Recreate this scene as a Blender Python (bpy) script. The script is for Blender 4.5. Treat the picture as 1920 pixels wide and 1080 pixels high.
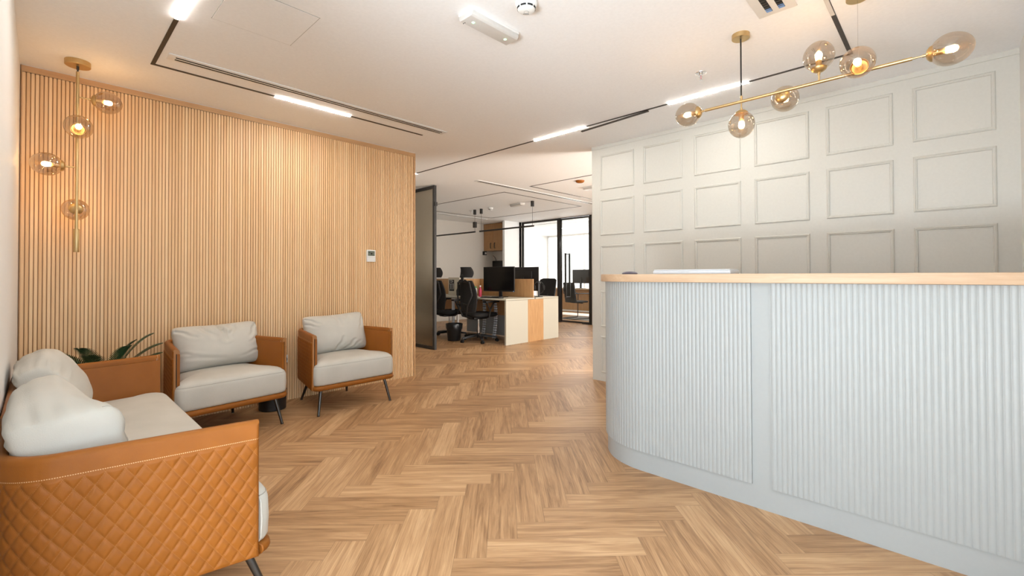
import bpy, bmesh, math, random
from mathutils import Vector, Matrix
R = math.radians
PI = math.pi
sc = bpy.context.scene
for o in list(bpy.data.objects):
    bpy.data.objects.remove(o, do_unlink=True)
col = sc.collection
rnd = random.Random(7)

# ---------------------------------------------------------------- camera
F_PX, CY = 851.675, 506.674
yaw, pit, rol = R(-43.89425743), R(0.68788594), R(-0.15580043)
CAM_H = 1.12
fwd = Vector((math.sin(yaw) * math.cos(pit), math.cos(yaw) * math.cos(pit), math.sin(pit)))
rgt = Vector((math.cos(yaw), -math.sin(yaw), 0))
upv = rgt.cross(fwd)
r2 = rgt * math.cos(rol) + upv * math.sin(rol)
u2 = -rgt * math.sin(rol) + upv * math.cos(rol)
cam = bpy.data.cameras.new('camera')
cam.sensor_fit = 'HORIZONTAL'
cam.sensor_width = 36
cam.lens = F_PX * 36 / 1920
cam.shift_y = -(540 - CY) / 1920
cam.clip_start = 0.02
co = bpy.data.objects.new('camera', cam)
m = Matrix.Identity(4)
for i in range(3):
    m[i][0] = r2[i]; m[i][1] = u2[i]; m[i][2] = -fwd[i]
m[2][3] = CAM_H
co.matrix_world = m
col.objects.link(co)
sc.camera = co

# ---------------------------------------------------------------- world, daylight, added uplights, exposure
sc.view_settings.view_transform = 'Standard'
sc.view_settings.look = 'None'
sc.view_settings.gamma = 1
sc.view_settings.use_curve_mapping = False
sc.view_settings.exposure = 1.0
wd = bpy.data.worlds.new('world'); sc.world = wd
wd.use_nodes = True
bg = wd.node_tree.nodes['Background']
bg.inputs[0].default_value = (0.80, 0.90, 1.0, 1)
bg.inputs[1].default_value = 2.0

def area(name, loc, direction, sx, sy, power, color):
    l = bpy.data.lights.new(name, 'AREA'); l.shape = 'RECTANGLE'; l.size = sx; l.size_y = sy
    l.energy = power; l.color = color
    o = bpy.data.objects.new(name, l); col.objects.link(o)
    o.location = loc
    o.rotation_euler = Vector(direction).to_track_quat('-Z', 'Z').to_euler()
    return o
COOL = (0.86, 0.94, 1.0); UPLIGHT = (0.86, 0.94, 1.0)
area('daylight_rear_window', (-0.58, -3.3, 1.3), (0, 1, 0), 1.5, 2.1, 4, COOL)
area('daylight_entrance_glazing', (0.29, -1.7, 1.25), (-1, 0, 0), 3.0, 2.1, 3, COOL)
area('added_lobby_uplight', (-0.35, -2.3, 0.12), (-0.12, 0.30, 1), 1.9, 0.9, 175, UPLIGHT)  # added cool uplight that brightens the reception ceiling, not a real source
area('added_office_uplight', (0.3, 6.2, 0.25), (-0.25, -0.15, 1), 3.2, 0.8, 225, (1.0, 0.93, 0.84))  # added warm uplight for the office ceiling
area('daylight_meeting_window', (-7.0, 12.25, 1.45), (0, -1, 0), 4.8, 2.0, 75, (0.95, 0.98, 1.0))
STRIP = 92.0      # radiance of the linear ceiling lamps
BULB = 42.0      # radiance of the filament bulbs

# ---------------------------------------------------------------- materials
MATS = {}
class NT:
    def __init__(self, name):
        self.m = bpy.data.materials.new(name); self.m.use_nodes = True
        self.t = self.m.node_tree; self.n = self.t.nodes; self.l = self.t.links
        self.b = self.n['Principled BSDF']; self.out = self.n['Material Output']
        MATS[name] = self.m
    def new(self, t, **k):
        x = self.n.new(t)
        for a, v in k.items(): setattr(x, a, v)
        return x
    def link(self, a, b): self.l.new(a, b)
    def math(self, op, a, b=None, c=None):
        x = self.new('ShaderNodeMath', operation=op)
        for i, v in enumerate((a, b, c)):
            if v is None: continue
            if isinstance(v, (int, float)): x.inputs[i].default_value = v
            else: self.link(v, x.inputs[i])
        return x.outputs[0]
    def mix(self, fac, a, b, blend='MIX'):
        x = self.new('ShaderNodeMix', data_type='RGBA', blend_type=blend)
        for s, v in ((x.inputs[0], fac), (x.inputs[6], a), (x.inputs[7], b)):
            if isinstance(v, (int, float)): s.default_value = v
            elif isinstance(v, tuple): s.default_value = (*v[:3], 1)
            else: self.link(v, s)
        return x.outputs[2]
    def ramp(self, fac, stops):
        x = self.new('ShaderNodeValToRGB'); e = x.color_ramp.elements
        while len(e) < len(stops): e.new(0.5)
        for el, (p, c) in zip(e, stops): el.position = p; el.color = (*c, 1)
        self.link(fac, x.inputs[0]); return x.outputs[0]
    def noise(self, vec, scale, detail=3, rough=0.5, dist=0.0):
        x = self.new('ShaderNodeTexNoise'); x.inputs['Scale'].default_value = scale
        x.inputs['Detail'].default_value = detail; x.inputs['Roughness'].default_value = rough
        x.inputs['Distortion'].default_value = dist
        if vec is not None: self.link(vec, x.inputs['Vector'])
        return x.outputs[0]
    def mapping(self, vec, scale=(1, 1, 1), loc=(0, 0, 0)):
        x = self.new('ShaderNodeMapping'); x.inputs['Scale'].default_value = scale; x.inputs['Location'].default_value = loc
        self.link(vec, x.inputs[0]); return x.outputs[0]
    def coord(self, w='Object'): return self.new('ShaderNodeTexCoord').outputs[w]
    def bump(self, h, strength=0.2, dist=0.01):
        x = self.new('ShaderNodeBump'); x.inputs['Strength'].default_value = strength; x.inputs['Distance'].default_value = dist
        self.link(h, x.inputs['Height']); self.link(x.outputs[0], self.b.inputs['Normal'])
    def base(self, c):
        if isinstance(c, tuple): self.b.inputs['Base Color'].default_value = (*c, 1)
        else: self.link(c, self.b.inputs['Base Color'])
    def set(self, **k):
        for a, v in k.items(): self.b.inputs[a.replace('_', ' ')].default_value = v

def paint(name, c, rough=0.55, grain=0.02, bump=0.05, scale=60):
    t = NT(name); n = t.noise(t.coord(), scale, 4)
    d = tuple(x * (1 - grain) for x in c); e = tuple(min(1, x * (1 + grain)) for x in c)
    t.base(t.ramp(n, [(0.3, d), (0.7, e)])); t.set(Roughness=rough)
    t.bump(n, bump, 0.002); return t.m
def metal(name, c, rough=0.3):
    t = NT(name); n = t.noise(t.mapping(t.coord(), (30, 30, 3)), 20, 2)
    t.base(c); t.set(Metallic=1.0)
    t.link(t.math('MULTIPLY_ADD', n, 0.15, rough - 0.07), t.b.inputs['Roughness']); return t.m
def emit(name, c, s):
    t = NT(name); t.base((0.9, 0.88, 0.84)); t.b.inputs['Emission Color'].default_value = (*c, 1); t.b.inputs['Emission Strength'].default_value = s
    return t.m

paint('wall_white', (0.80, 0.79, 0.77))
paint('ceiling_white', (0.88, 0.89, 0.895), 0.7)
paint('panel_cream', (0.555, 0.545, 0.495), 0.45)
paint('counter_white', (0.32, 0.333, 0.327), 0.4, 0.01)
paint('office_white', (0.66, 0.62, 0.56), 0.6)
paint('pure_white', (0.86, 0.86, 0.85), 0.4)
paint('white_plastic', (0.82, 0.82, 0.80), 0.35, 0.01)
paint('grey_plastic', (0.35, 0.36, 0.34), 0.3)
paint('black_plastic', (0.012, 0.011, 0.011), 0.45)
paint('black_rubber', (0.01, 0.01, 0.01), 0.7)
paint('black_metal', (0.018, 0.015, 0.013), 0.45)
paint('black_fabric', (0.014, 0.013, 0.013), 0.85, 0.2, 0.3, 400)
paint('bag_black', (0.012, 0.012, 0.013), 0.3, 0.1, 0.4, 40)
paint('track_brown', (0.035, 0.024, 0.017), 0.5)
paint('slot_dark', (0.01, 0.009, 0.008), 0.8)
paint('desk_cream', (0.56, 0.53, 0.44), 0.45, 0.01)
paint('desk_grey', (0.36, 0.37, 0.38), 0.6)
paint('pen_red', (0.55, 0.03, 0.08), 0.4)
paint('pen_green', (0.10, 0.45, 0.12), 0.4)
paint('label_blue', (0.15, 0.3, 0.6), 0.4)
paint('box_cream', (0.68, 0.62, 0.50), 0.6)
paint('box_print', (0.02, 0.018, 0.02), 0.5)
paint('lcd_grey', (0.16, 0.18, 0.14), 0.2)
paint('soil_dark', (0.03, 0.02, 0.015), 0.9)
paint('lamp_frosted', (0.62, 0.60, 0.57), 0.4)
paint('violet_grey', (0.10, 0.09, 0.13), 0.35)
paint('silver_white', (0.75, 0.79, 0.84), 0.3)
metal('brass', (0.60, 0.44, 0.22), 0.38)
metal('chrome', (0.75, 0.75, 0.76), 0.15)
metal('gunmetal', (0.10, 0.095, 0.09), 0.35)
t = NT('screen_black'); t.base((0.006, 0.005, 0.005)); t.set(Roughness=0.22)
t.link(t.math('MULTIPLY_ADD', t.noise(t.coord(), 8), 0.1, 0.18), t.b.inputs['Roughness'])
emit('strip_light', (1.0, 0.95, 0.88), STRIP)
emit('bulb_light', (1.0, 0.60, 0.25), BULB)
emit('green_led', (0.15, 1.0, 0.3), 4.0)
emit('blue_led', (0.1, 0.4, 1.0), 0.62)
emit('backlit_blind', (0.97, 0.99, 1.0), 0.62)

def wood(name, dark, mid, light, axis, scale=1.0, rough=0.45):
    t = NT(name); c = t.coord()
    s = [7, 7, 7]; s[axis] = 0.7
    n1 = t.noise(t.mapping(c, tuple(x * scale for x in s)), 5, 6, 0.6, 0.6)
    s2 = [70, 70, 70]; s2[axis] = 2.0
    n2 = t.noise(t.mapping(c, tuple(x * scale for x in s2)), 3, 4, 0.6)
    f = t.math('ADD', t.math('MULTIPLY', n1, 0.6), t.math('MULTIPLY', n2, 0.4))
    t.base(t.ramp(f, [(0.33, dark), (0.5, mid), (0.68, light)])); t.set(Roughness=rough)
    t.bump(n2, 0.08, 0.002); return t.m
wood('oak_laminate', (0.42, 0.22, 0.09), (0.52, 0.29, 0.125), (0.60, 0.36, 0.17), 2)
wood('oak_top', (0.44, 0.29, 0.175), (0.50, 0.34, 0.215), (0.56, 0.40, 0.265), 0)
wood('oak_cabinet', (0.36, 0.18, 0.07), (0.43, 0.23, 0.095), (0.50, 0.29, 0.13), 2)

# slats: every slat gets its own tone of oak
SL_Y0, SL_P = -0.0885, 0.0204
t = NT('oak_slats'); c = t.coord()
sep = t.new('ShaderNodeSeparateXYZ'); t.link(c, sep.inputs[0])
cell = t.math('FLOOR', t.math('DIVIDE', t.math('SUBTRACT', sep.outputs[1], SL_Y0), SL_P))
wn = t.new('ShaderNodeTexWhiteNoise', noise_dimensions='1D'); t.link(cell, wn.inputs['W'])
cmb = t.new('ShaderNodeCombineXYZ'); t.link(t.math('MULTIPLY', sep.outputs[1], 60), cmb.inputs[0])
t.link(t.math('MULTIPLY', cell, 3.7), cmb.inputs[1]); t.link(t.math('MULTIPLY', sep.outputs[2], 2.2), cmb.inputs[2])
n1 = t.noise(cmb.outputs[0], 1.6, 5, 0.6, 0.4)
f = t.math('ADD', t.math('MULTIPLY', n1, 0.55), t.math('MULTIPLY', wn.outputs[0], 0.45))
t.base(t.ramp(f, [(0.2, (0.72, 0.45, 0.225)), (0.5, (0.83, 0.55, 0.295)), (0.8, (0.90, 0.645, 0.375))])); t.set(Roughness=0.5)
wood('oak_backing', (0.48, 0.26, 0.11), (0.54, 0.30, 0.13), (0.58, 0.33, 0.15), 2)
wood('oak_trim', (0.52, 0.29, 0.135), (0.58, 0.34, 0.165), (0.62, 0.38, 0.19), 1)

# herringbone planks: tone per plank in a colour attribute, grain along uv.x
t = NT('herringbone_oak')
uv = t.new('ShaderNodeUVMap', uv_map='UVMap').outputs[0]
ed = t.new('ShaderNodeUVMap', uv_map='edge').outputs[0]
at = t.new('ShaderNodeVertexColor', layer_name='plank')
n1 = t.noise(t.mapping(uv, (0.9, 12, 1)), 2.4, 5, 0.6, 1.1)          # broad figure
n2 = t.noise(t.mapping(uv, (1.5, 130, 1)), 1.6, 4, 0.62, 0.35)        # pores and streaks
n3 = t.noise(t.mapping(uv, (6, 420, 1)), 1.6, 2, 0.6)               # finest grain
sepc = t.new('ShaderNodeSeparateColor'); t.link(at.outputs[0], sepc.inputs[0])
f = t.math('ADD', t.math('MULTIPLY', n1, 0.46), t.math('MULTIPLY', n2, 0.34))
f = t.math('ADD', f, t.math('MULTIPLY', n3, 0.20))
f = t.math('ADD', f, t.math('MULTIPLY_ADD', sepc.outputs[0], 0.11, -0.06))
cw = t.ramp(f, [(0.34, (0.23, 0.115, 0.048)), (0.45, (0.405, 0.226, 0.105)), (0.54, (0.53, 0.318, 0.160)), (0.68, (0.70, 0.465, 0.258))])
sx = t.new('ShaderNodeSeparateXYZ'); t.link(ed, sx.inputs[0])
dmin = t.math('MINIMUM', sx.outputs[0], sx.outputs[1])
line = t.math('LESS_THAN', dmin, 0.0012)
t.base(t.mix(t.math('MULTIPLY', line, 0.7), cw, (0.12, 0.07, 0.035)))
t.link(t.math('MULTIPLY_ADD', n2, 0.2, 0.33), t.b.inputs['Roughness'])
t.bump(n2, 0.10, 0.002)

# leathers and cloth
QA, QB, QZS = 0.0425, 0.061, 0.585
def leather(name, quilt):
    t = NT(name); c = t.coord()
    v = t.new('ShaderNodeTexVoronoi'); v.inputs['Scale'].default_value = 520; t.link(c, v.inputs['Vector'])
    n = t.noise(c, 9, 4)
    colr = t.ramp(n, [(0.3, (0.26, 0.083, 0.0105)), (0.7, (0.30, 0.098, 0.0135))])
    if quilt:
        uv = t.new('ShaderNodeUVMap', uv_map='UVMap').outputs[0]
        s = t.new('ShaderNodeSeparateXYZ'); t.link(uv, s.inputs[0]); U, V = s.outputs[0], s.outputs[1]
        p = t.math('ADD', t.math('DIVIDE', U, QA), t.math('DIVIDE', V, QB))
        q = t.math('SUBTRACT', t.math('DIVIDE', U, QA), t.math('DIVIDE', V, QB))
        def near_int(x, w): return t.math('GREATER_THAN', t.math('ABSOLUTE', t.math('SUBTRACT', t.math('FRACT', x), 0.5)), 0.5 - w)
        dash = t.math('GREATER_THAN', t.math('SINE', t.math('MULTIPLY', V, 2 * PI / 0.0042)), -0.1)
        below = t.math('LESS_THAN', V, QZS)
        ql = t.math('MULTIPLY', t.math('MULTIPLY', t.math('MAXIMUM', near_int(p, 0.011), near_int(q, 0.011)), dash), below)
        dash2 = t.math('GREATER_THAN', t.math('SINE', t.math('MULTIPLY', U, 2 * PI / 0.005)), -0.3)
        seam = t.math('MULTIPLY', t.math('LESS_THAN', t.math('ABSOLUTE', t.math('SUBTRACT', V, QZS + 0.004)), 0.0011), dash2)
        dash3 = t.math('GREATER_THAN', t.math('SINE', t.math('MULTIPLY', V, 2 * PI / 0.005)), -0.3)
        edge = t.math('MULTIPLY', t.math('LESS_THAN', t.math('ABSOLUTE', t.math('SUBTRACT', U, 0.012)), 0.0011), dash3)
        st = t.math('MAXIMUM', t.math('MAXIMUM', seam, edge), t.math('MULTIPLY', ql, 0.28))
        colr = t.mix(t.math('MULTIPLY', st, 0.8), colr, (0.72, 0.47, 0.25))
    t.base(colr); t.set(Roughness=0.45); t.b.inputs['Specular IOR Level'].default_value = 0.22
    t.bump(v.outputs[0], 0.12, 0.0015); return t.m
leather('leather_quilted', True)
leather('leather_smooth', False)
t = NT('greige_cloth'); c = t.coord()
ch = t.new('ShaderNodeTexVoronoi'); ch.inputs['Scale'].default_value = 330; t.link(c, ch.inputs['Vector'])
n = t.noise(c, 6, 3)
t.base(t.ramp(n, [(0.3, (0.50, 0.475, 0.42)), (0.7, (0.56, 0.53, 0.47))])); t.set(Roughness=0.6)
t.b.inputs['Specular IOR Level'].default_value = 0.3
t.bump(ch.outputs[0], 0.15, 0.002)
paint('greige_piping', (0.40, 0.37, 0.32), 0.7)
t = NT('palm_green'); n = t.noise(t.coord(), 14, 3)
t.base(t.ramp(n, [(0.3, (0.025, 0.07, 0.03)), (0.7, (0.06, 0.14, 0.055))])); t.set(Roughness=0.4)
t = NT('bronze_carpet'); n = t.noise(t.coord(), 200, 2)
t.base(t.ramp(n, [(0.3, (0.30, 0.30, 0.30)), (0.7, (0.36, 0.36, 0.36))])); t.set(Roughness=0.9)

def thin_glass(name, tint, refl, fres=(0.05, 0.4), rough=0.0):
    t = NT(name); t.n.remove(t.b)
    tr = t.new('ShaderNodeBsdfTransparent'); tr.inputs[0].default_value = (*tint, 1)
    gl = t.new('ShaderNodeBsdfGlossy'); gl.inputs[0].default_value = (*refl, 1); gl.inputs['Roughness'].default_value = rough
    lw = t.new('ShaderNodeLayerWeight'); lw.inputs[0].default_value = 0.5
    fac = t.math('MULTIPLY_ADD', t.math('POWER', lw.outputs['Facing'], 2.6), fres[1], fres[0])
    mx = t.new('ShaderNodeMixShader'); t.link(fac, mx.inputs[0]); t.link(tr.outputs[0], mx.inputs[1]); t.link(gl.outputs[0], mx.inputs[2])
    t.link(mx.outputs[0], t.out.inputs[0]); return t.m
thin_glass('smoked_glass', (0.77, 0.71, 0.64), (0.95, 0.91, 0.86), (0.17, 0.45), 0.02)
thin_glass('clear_glass', (0.96, 0.98, 0.98), (1, 1, 1), (0.03, 0.35))
# reeded bronze glass: vertical ribs, blurred view through
t = NT('reeded_glass'); c = t.coord(); sp = t.new('ShaderNodeSeparateXYZ'); t.link(c, sp.inputs[0])
t.base((0.62, 0.55, 0.43)); t.set(Roughness=0.33); t.b.inputs['Transmission Weight'].default_value = 1.0; t.b.inputs['IOR'].default_value = 1.25
t.bump(t.math('SINE', t.math('MULTIPLY', sp.outputs[0], 2 * PI / 0.014)), 0.6, 0.004)
M = MATS

# ---------------------------------------------------------------- mesh helpers
def to_obj(name, bm, mat, parent=None, loc=None, rot=None, sharp=35, bevel=0, smooth=True):
    bmesh.ops.remove_doubles(bm, verts=bm.verts, dist=1e-6)
    bmesh.ops.recalc_face_normals(bm, faces=bm.faces)
    if bevel:
        es = [e for e in bm.edges if len(e.link_faces) == 2 and e.calc_face_angle(0) > R(30)]
        bmesh.ops.bevel(bm, geom=es, offset=bevel, segments=2, profile=0.5, affect='EDGES', clamp_overlap=True)
    for e in bm.edges:
        e.smooth = not (len(e.link_faces) == 2 and e.calc_face_angle(0) > R(sharp))
    me = bpy.data.meshes.new(name)
    for f in bm.faces: f.smooth = smooth
    bm.to_mesh(me); bm.free()
    for mm in (mat if isinstance(mat, (list, tuple)) else [mat]): me.materials.append(M[mm])
    o = bpy.data.objects.new(name, me); col.objects.link(o)
    if parent: o.parent = parent
    if loc is not None: o.location = loc
    if rot is not None: o.rotation_euler = rot
    return o
def NB(): return bmesh.new()
def box(bm, x0, x1, y0, y1, z0, z1, mx=None, mi=0):
    vs = [bm.verts.new((x, y, z)) for x in (x0, x1) for y in (y0, y1) for z in (z0, z1)]
    if mx is not None:
        for v in vs: v.co = mx @ v.co
    for q in ((0, 1, 3, 2), (4, 6, 7, 5), (0, 4, 5, 1), (2, 3, 7, 6), (0, 2, 6, 4), (1, 5, 7, 3)):
        f = bm.faces.new([vs[i] for i in q]); f.material_index = mi
    return bm
def frame_of(d):
    d = Vector(d).normalized(); a = Vector((0, 0, 1)) if abs(d.z) < 0.9 else Vector((1, 0, 0))
    u = d.cross(a).normalized(); return u, d.cross(u).normalized()
def cyl(bm, p0, p1, r0, r1=None, n=20, mi=0):
    r1 = r0 if r1 is None else r1; p0 = Vector(p0); p1 = Vector(p1); u, w = frame_of(p1 - p0)
    rings = []
    for p, r in ((p0, r0), (p1, r1)):
        rings.append([bm.verts.new(p + u * (r * math.cos(2 * PI * k / n)) + w * (r * math.sin(2 * PI * k / n))) for k in range(n)])
    for k in range(n):
        f = bm.faces.new((rings[0][k], rings[0][(k + 1) % n], rings[1][(k + 1) % n], rings[1][k])); f.material_index = mi
    for rr in rings:
        f = bm.faces.new(rr); f.material_index = mi
    return bm
def tube(bm, pts, r, n=10, closed=False, taper=None):
    pts = [Vector(p) for p in pts]; rings = []; N = len(pts); u = None
    for i, p in enumerate(pts):
        d = (pts[(i + 1) % N] - pts[i - 1]) if closed else (pts[min(i + 1, N - 1)] - pts[max(i - 1, 0)])
        d.normalize()
        if u is None: u, w = frame_of(d)
        else:
            u = (u - d * u.dot(d)).normalized(); w = d.cross(u)
        rr = r * (taper[i] if taper else 1)
        rings.append([bm.verts.new(p + u * (rr * math.cos(2 * PI * k / n)) + w * (rr * math.sin(2 * PI * k / n))) for k in range(n)])
    for i in range(N if closed else N - 1):
        a, b = rings[i], rings[(i + 1) % N]
        for k in range(n): bm.faces.new((a[k], a[(k + 1) % n], b[(k + 1) % n], b[k]))
    if not closed: bm.faces.new(rings[0]); bm.faces.new(rings[-1])
    return bm
def lathe(bm, prof, n=28, mx=None, mi=0):
    rings = []
    for r, z in prof:
        if r < 1e-5: rings.append([bm.verts.new((0, 0, z))])
        else: rings.append([bm.verts.new((r * math.cos(2 * PI * k / n), r * math.sin(2 * PI * k / n), z)) for k in range(n)])
    if mx is not None:
        for rr in rings:
            for v in rr: v.co = mx @ v.co
    for a, b in zip(rings, rings[1:]):
        for k in range(n):
            k2 = (k + 1) % n
            if len(a) == 1 and len(b) == 1: continue
            if len(a) == 1: f = bm.faces.new((a[0], b[k], b[k2]))
            elif len(b) == 1: f = bm.faces.new((a[k], a[k2], b[0]))
            else: f = bm.faces.new((a[k], a[k2], b[k2], b[k]))
            f.material_index = mi
    return bm
def prism(bm, poly, z0, z1, mx=None):
    a = [bm.verts.new((x, y, z0)) for x, y in poly]; b = [bm.verts.new((x, y, z1)) for x, y in poly]
    if mx is not None:
        for v in a + b: v.co = mx @ v.co
    n = len(poly)
    for i in range(n): bm.faces.new((a[i], a[(i + 1) % n], b[(i + 1) % n], b[i]))
    bm.faces.new(a); bm.faces.new(b); return bm
def fillet(pts, rad, seg=8, closed=False):
    out = []; n = len(pts)
    for i, p in enumerate(pts):
        p = Vector(p).to_2d(); r = rad[i] if isinstance(rad, (list, tuple)) else rad
        if r <= 0 or (not closed and i in (0, n - 1)): out.append(p); continue
        a = (Vector(pts[i - 1]).to_2d() - p).normalized(); b = (Vector(pts[(i + 1) % n]).to_2d() - p).normalized()
        ang = a.angle(b); t_ = r / math.tan(ang / 2); bis = (a + b).normalized(); c = p + bis * (r / math.sin(ang / 2))
        s = p + a * t_ - c; e = p + b * t_ - c
        a0 = math.atan2(s.y, s.x); a1 = math.atan2(e.y, e.x); d = (a1 - a0 + PI) % (2 * PI) - PI
        for k in range(seg + 1):
            th = a0 + d * k / seg; out.append(c + Vector((math.cos(th), math.sin(th))) * r)
    return out
def resample(pts, ds):
    L = [0]
    for a, b in zip(pts, pts[1:]): L.append(L[-1] + (b - a).length)
    n = max(2, int(round(L[-1] / ds))); out = []; j = 0
    for k in range(n + 1):
        s = L[-1] * k / n
        while j < len(L) - 2 and L[j + 1] < s: j += 1
        q = (s - L[j]) / max(1e-9, L[j + 1] - L[j]); out.append(pts[j].lerp(pts[j + 1], q))
    return out, L[-1]
def normals2(path):
    out = []
    for i in range(len(path)):
        d = path[min(i + 1, len(path) - 1)] - path[max(i - 1, 0)]; d.normalize(); out.append(Vector((-d.y, d.x)))
    return out

def tag(o, label, cat, group=None, kind=None):
    if label: o['label'] = label
    if cat: o['category'] = cat
    if group: o['group'] = group
    if kind: o['kind'] = kind
    return o
def thing(name, label, cat, loc=(0, 0, 0), rz=0, group=None):
    o = bpy.data.objects.new(name, None); o.empty_display_size = 0.1; col.objects.link(o)
    o.location = loc; o.rotation_euler = (0, 0, rz); return tag(o, label, cat, group)
def struct(name, bm, mat, label, cat, **k):
    o = to_obj(name, bm, mat, **k); return tag(o, label, cat, kind='structure')
def children(o): return [c for c in col.objects if c.parent == o]
def copy_tree(o, parent=None):
    c = o.copy(); col.objects.link(c); c.parent = parent
    for ch in children(o): copy_tree(ch, c)
    return c

# ---------------------------------------------------------------- setting
CE = 2.505
YW = 4.148            # panelled wall plane
XS = -4.334           # slat face plane
# floor: true herringbone planks (5:1), laid at 45 degrees to the walls
PW = 0.1285; PL = PW * 5; U0, V0 = -0.199, 1.818
bm = NB(); uvl = bm.loops.layers.uv.new('UVMap'); edl = bm.loops.layers.uv.new('edge'); cl = bm.loops.layers.color.new('plank')
X0, X1, Y0, Y1 = -10.9, 2.2, -3.6, 12.8
c45 = math.cos(PI / 4)
def uvw(u, v): return ((u - v) * c45, (u + v) * c45)
frnd = random.Random(11)
def plank(u, v, lu, lv):
    cx, cy = uvw(u + lu / 2, v + lv / 2)
    if cx < X0 or cx > X1 or cy < Y0 or cy > Y1: return
    ps = [(u, v), (u + lu, v), (u + lu, v + lv), (u, v + lv)]
    vs = [bm.verts.new((*uvw(*p), 0)) for p in ps]
    f = bm.faces.new(vs); frnd.seed(int(round(u / PW * 8)) * 7919 + int(round(v / PW * 8)) * 104729 + (3 if lu > lv else 0)); ou, ov, tone = frnd.uniform(0, 50), frnd.uniform(0, 50), frnd.random()
    # split as fan from centre line so distance-to-edge interpolates: store local coords
    for lp, p in zip(f.loops, ps):
        a, b = (p[0] - u, p[1] - v) if lu > lv else (p[1] - v, p[0] - u)
        lp[uvl].uv = (a + ou, b + ov); lp[edl].uv = (a, b); lp[cl] = (tone, tone, tone, 1)
for k in range(-110, 111):
    for mm in range(-14, 15):
        v = V0 + (k + 10 * mm) * PW; u = U0 + k * PW
        plank(u, v, PW, PL); plank(u, v - PW, PL, PW)
floor = struct('floor', bm, 'herringbone_oak', 'oak herringbone plank floor', 'floor', smooth=False)
# edge distance from local coordinates (0..PL, 0..PW)

bm = NB(); box(bm, X0, X1, Y0, Y1, CE, CE + 0.12); struct('ceiling', bm, 'ceiling_white', 'flat white painted ceiling', 'ceiling')
bm = NB(); box(bm, X0, X1, Y0, Y1, -0.12, -0.004); struct('floor_slab', bm, 'soil_dark', 'subfloor under the planks', 'floor')

def wallbox(name, x0, x1, y0, y1, mat, label, z0=0, z1=CE):
    b = NB(); box(b, x0, x1, y0, y1, z0, z1); return struct(name, b, mat, label, 'wall')
wallbox('wall_left', -4.56, -1.45, -0.25, -0.098, 'wall_white', 'plain white wall behind the sofa')
wb = wallbox('wall_back', -4.52, XS - 0.010, -0.097, 2.915, 'oak_backing', 'oak slatted feature wall behind the armchairs')
bm = NB(); n = int((2.90 - SL_Y0) / SL_P)
for k in range(n + 1):
    y = SL_Y0 + k * SL_P; box(bm, XS - 0.012, XS, y + 0.0005, y + 0.0152, 0.0, CE - 0.045)
to_obj('slats', bm, 'oak_slats', wb)
bm = NB(); box(bm, XS - 0.03, XS + 0.006, -0.092, 2.93, CE - 0.045, CE - 0.004); box(bm, XS - 0.03, XS + 0.006, -0.092, SL_Y0, 0, CE - 0.045)
box(bm, XS - 0.03, XS + 0.004, 2.912, 2.932, 0, CE - 0.045); box(bm, -4.53, XS, 2.915, 2.932, 0, CE - 0.004)
to_obj('edge_trim', bm, 'oak_trim', wb)
bm = NB(); box(bm, XS - 0.02, XS + 0.003, -0.09, 2.93, CE - 0.004, CE); to_obj('shadow_gap_bead', bm, 'pure_white', wb)
wallbox('wall_right', -2.782, 0.42, YW, YW + 0.15, 'panel_cream', 'cream panelled wall behind the reception counter')
bm = NB(); box(bm, 0.324, 0.42, 1.75, YW, 0, CE); box(bm, 0.324, 0.42, -3.5, -3.25, 0, CE); box(bm, 0.324, 0.42, -3.25, 1.75, 2.35, CE); box(bm, 0.324, 0.42, -3.25, 1.75, 0, 0.06)
struct('wall_end', bm, 'wall_white', 'white wall around the entrance glazing on the right', 'wall')
bm = NB()
for y in (-3.25, -1.6, 0.05, 1.70): box(bm, 0.35, 0.40, y, y + 0.05, 0.06, 2.35)
for z in (0.06, 2.30): box(bm, 0.35, 0.40, -3.25, 1.75, z, z + 0.05)
w4 = struct('window_4', bm, 'black_metal', 'black framed entrance glazing', 'window')
bm = NB(); box(bm, 0.37, 0.38, -3.2, 1.7, 0.11, 2.30); to_obj('pane', bm, 'clear_glass', w4)
wallbox('wall_side', -1.56, -1.45, -3.5, -0.25, 'wall_white', 'white wall of the entrance lobby')
bm = NB(); box(bm, -1.56, 0.42, -3.5, -3.4, 0, 0.12); box(bm, -1.56, 0.42, -3.5, -3.4, 2.42, CE); box(bm, -1.56, -1.4, -3.5, -3.4, 0.12, 2.42); box(bm, 0.25, 0.42, -3.5, -3.4, 0.12, 2.42)
struct('wall_rear', bm, 'wall_white', 'white wall around the entrance window', 'wall')
bm = NB()
for x in (-1.4, -0.6, 0.2): box(bm, x, x + 0.05, -3.47, -3.42, 0.12, 2.42)
for z in (0.12, 2.37): box(bm, -1.4, 0.25, -3.47, -3.42, z, z + 0.05)
struct('window_1', bm, 'black_metal', 'black framed entrance window', 'window')
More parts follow.
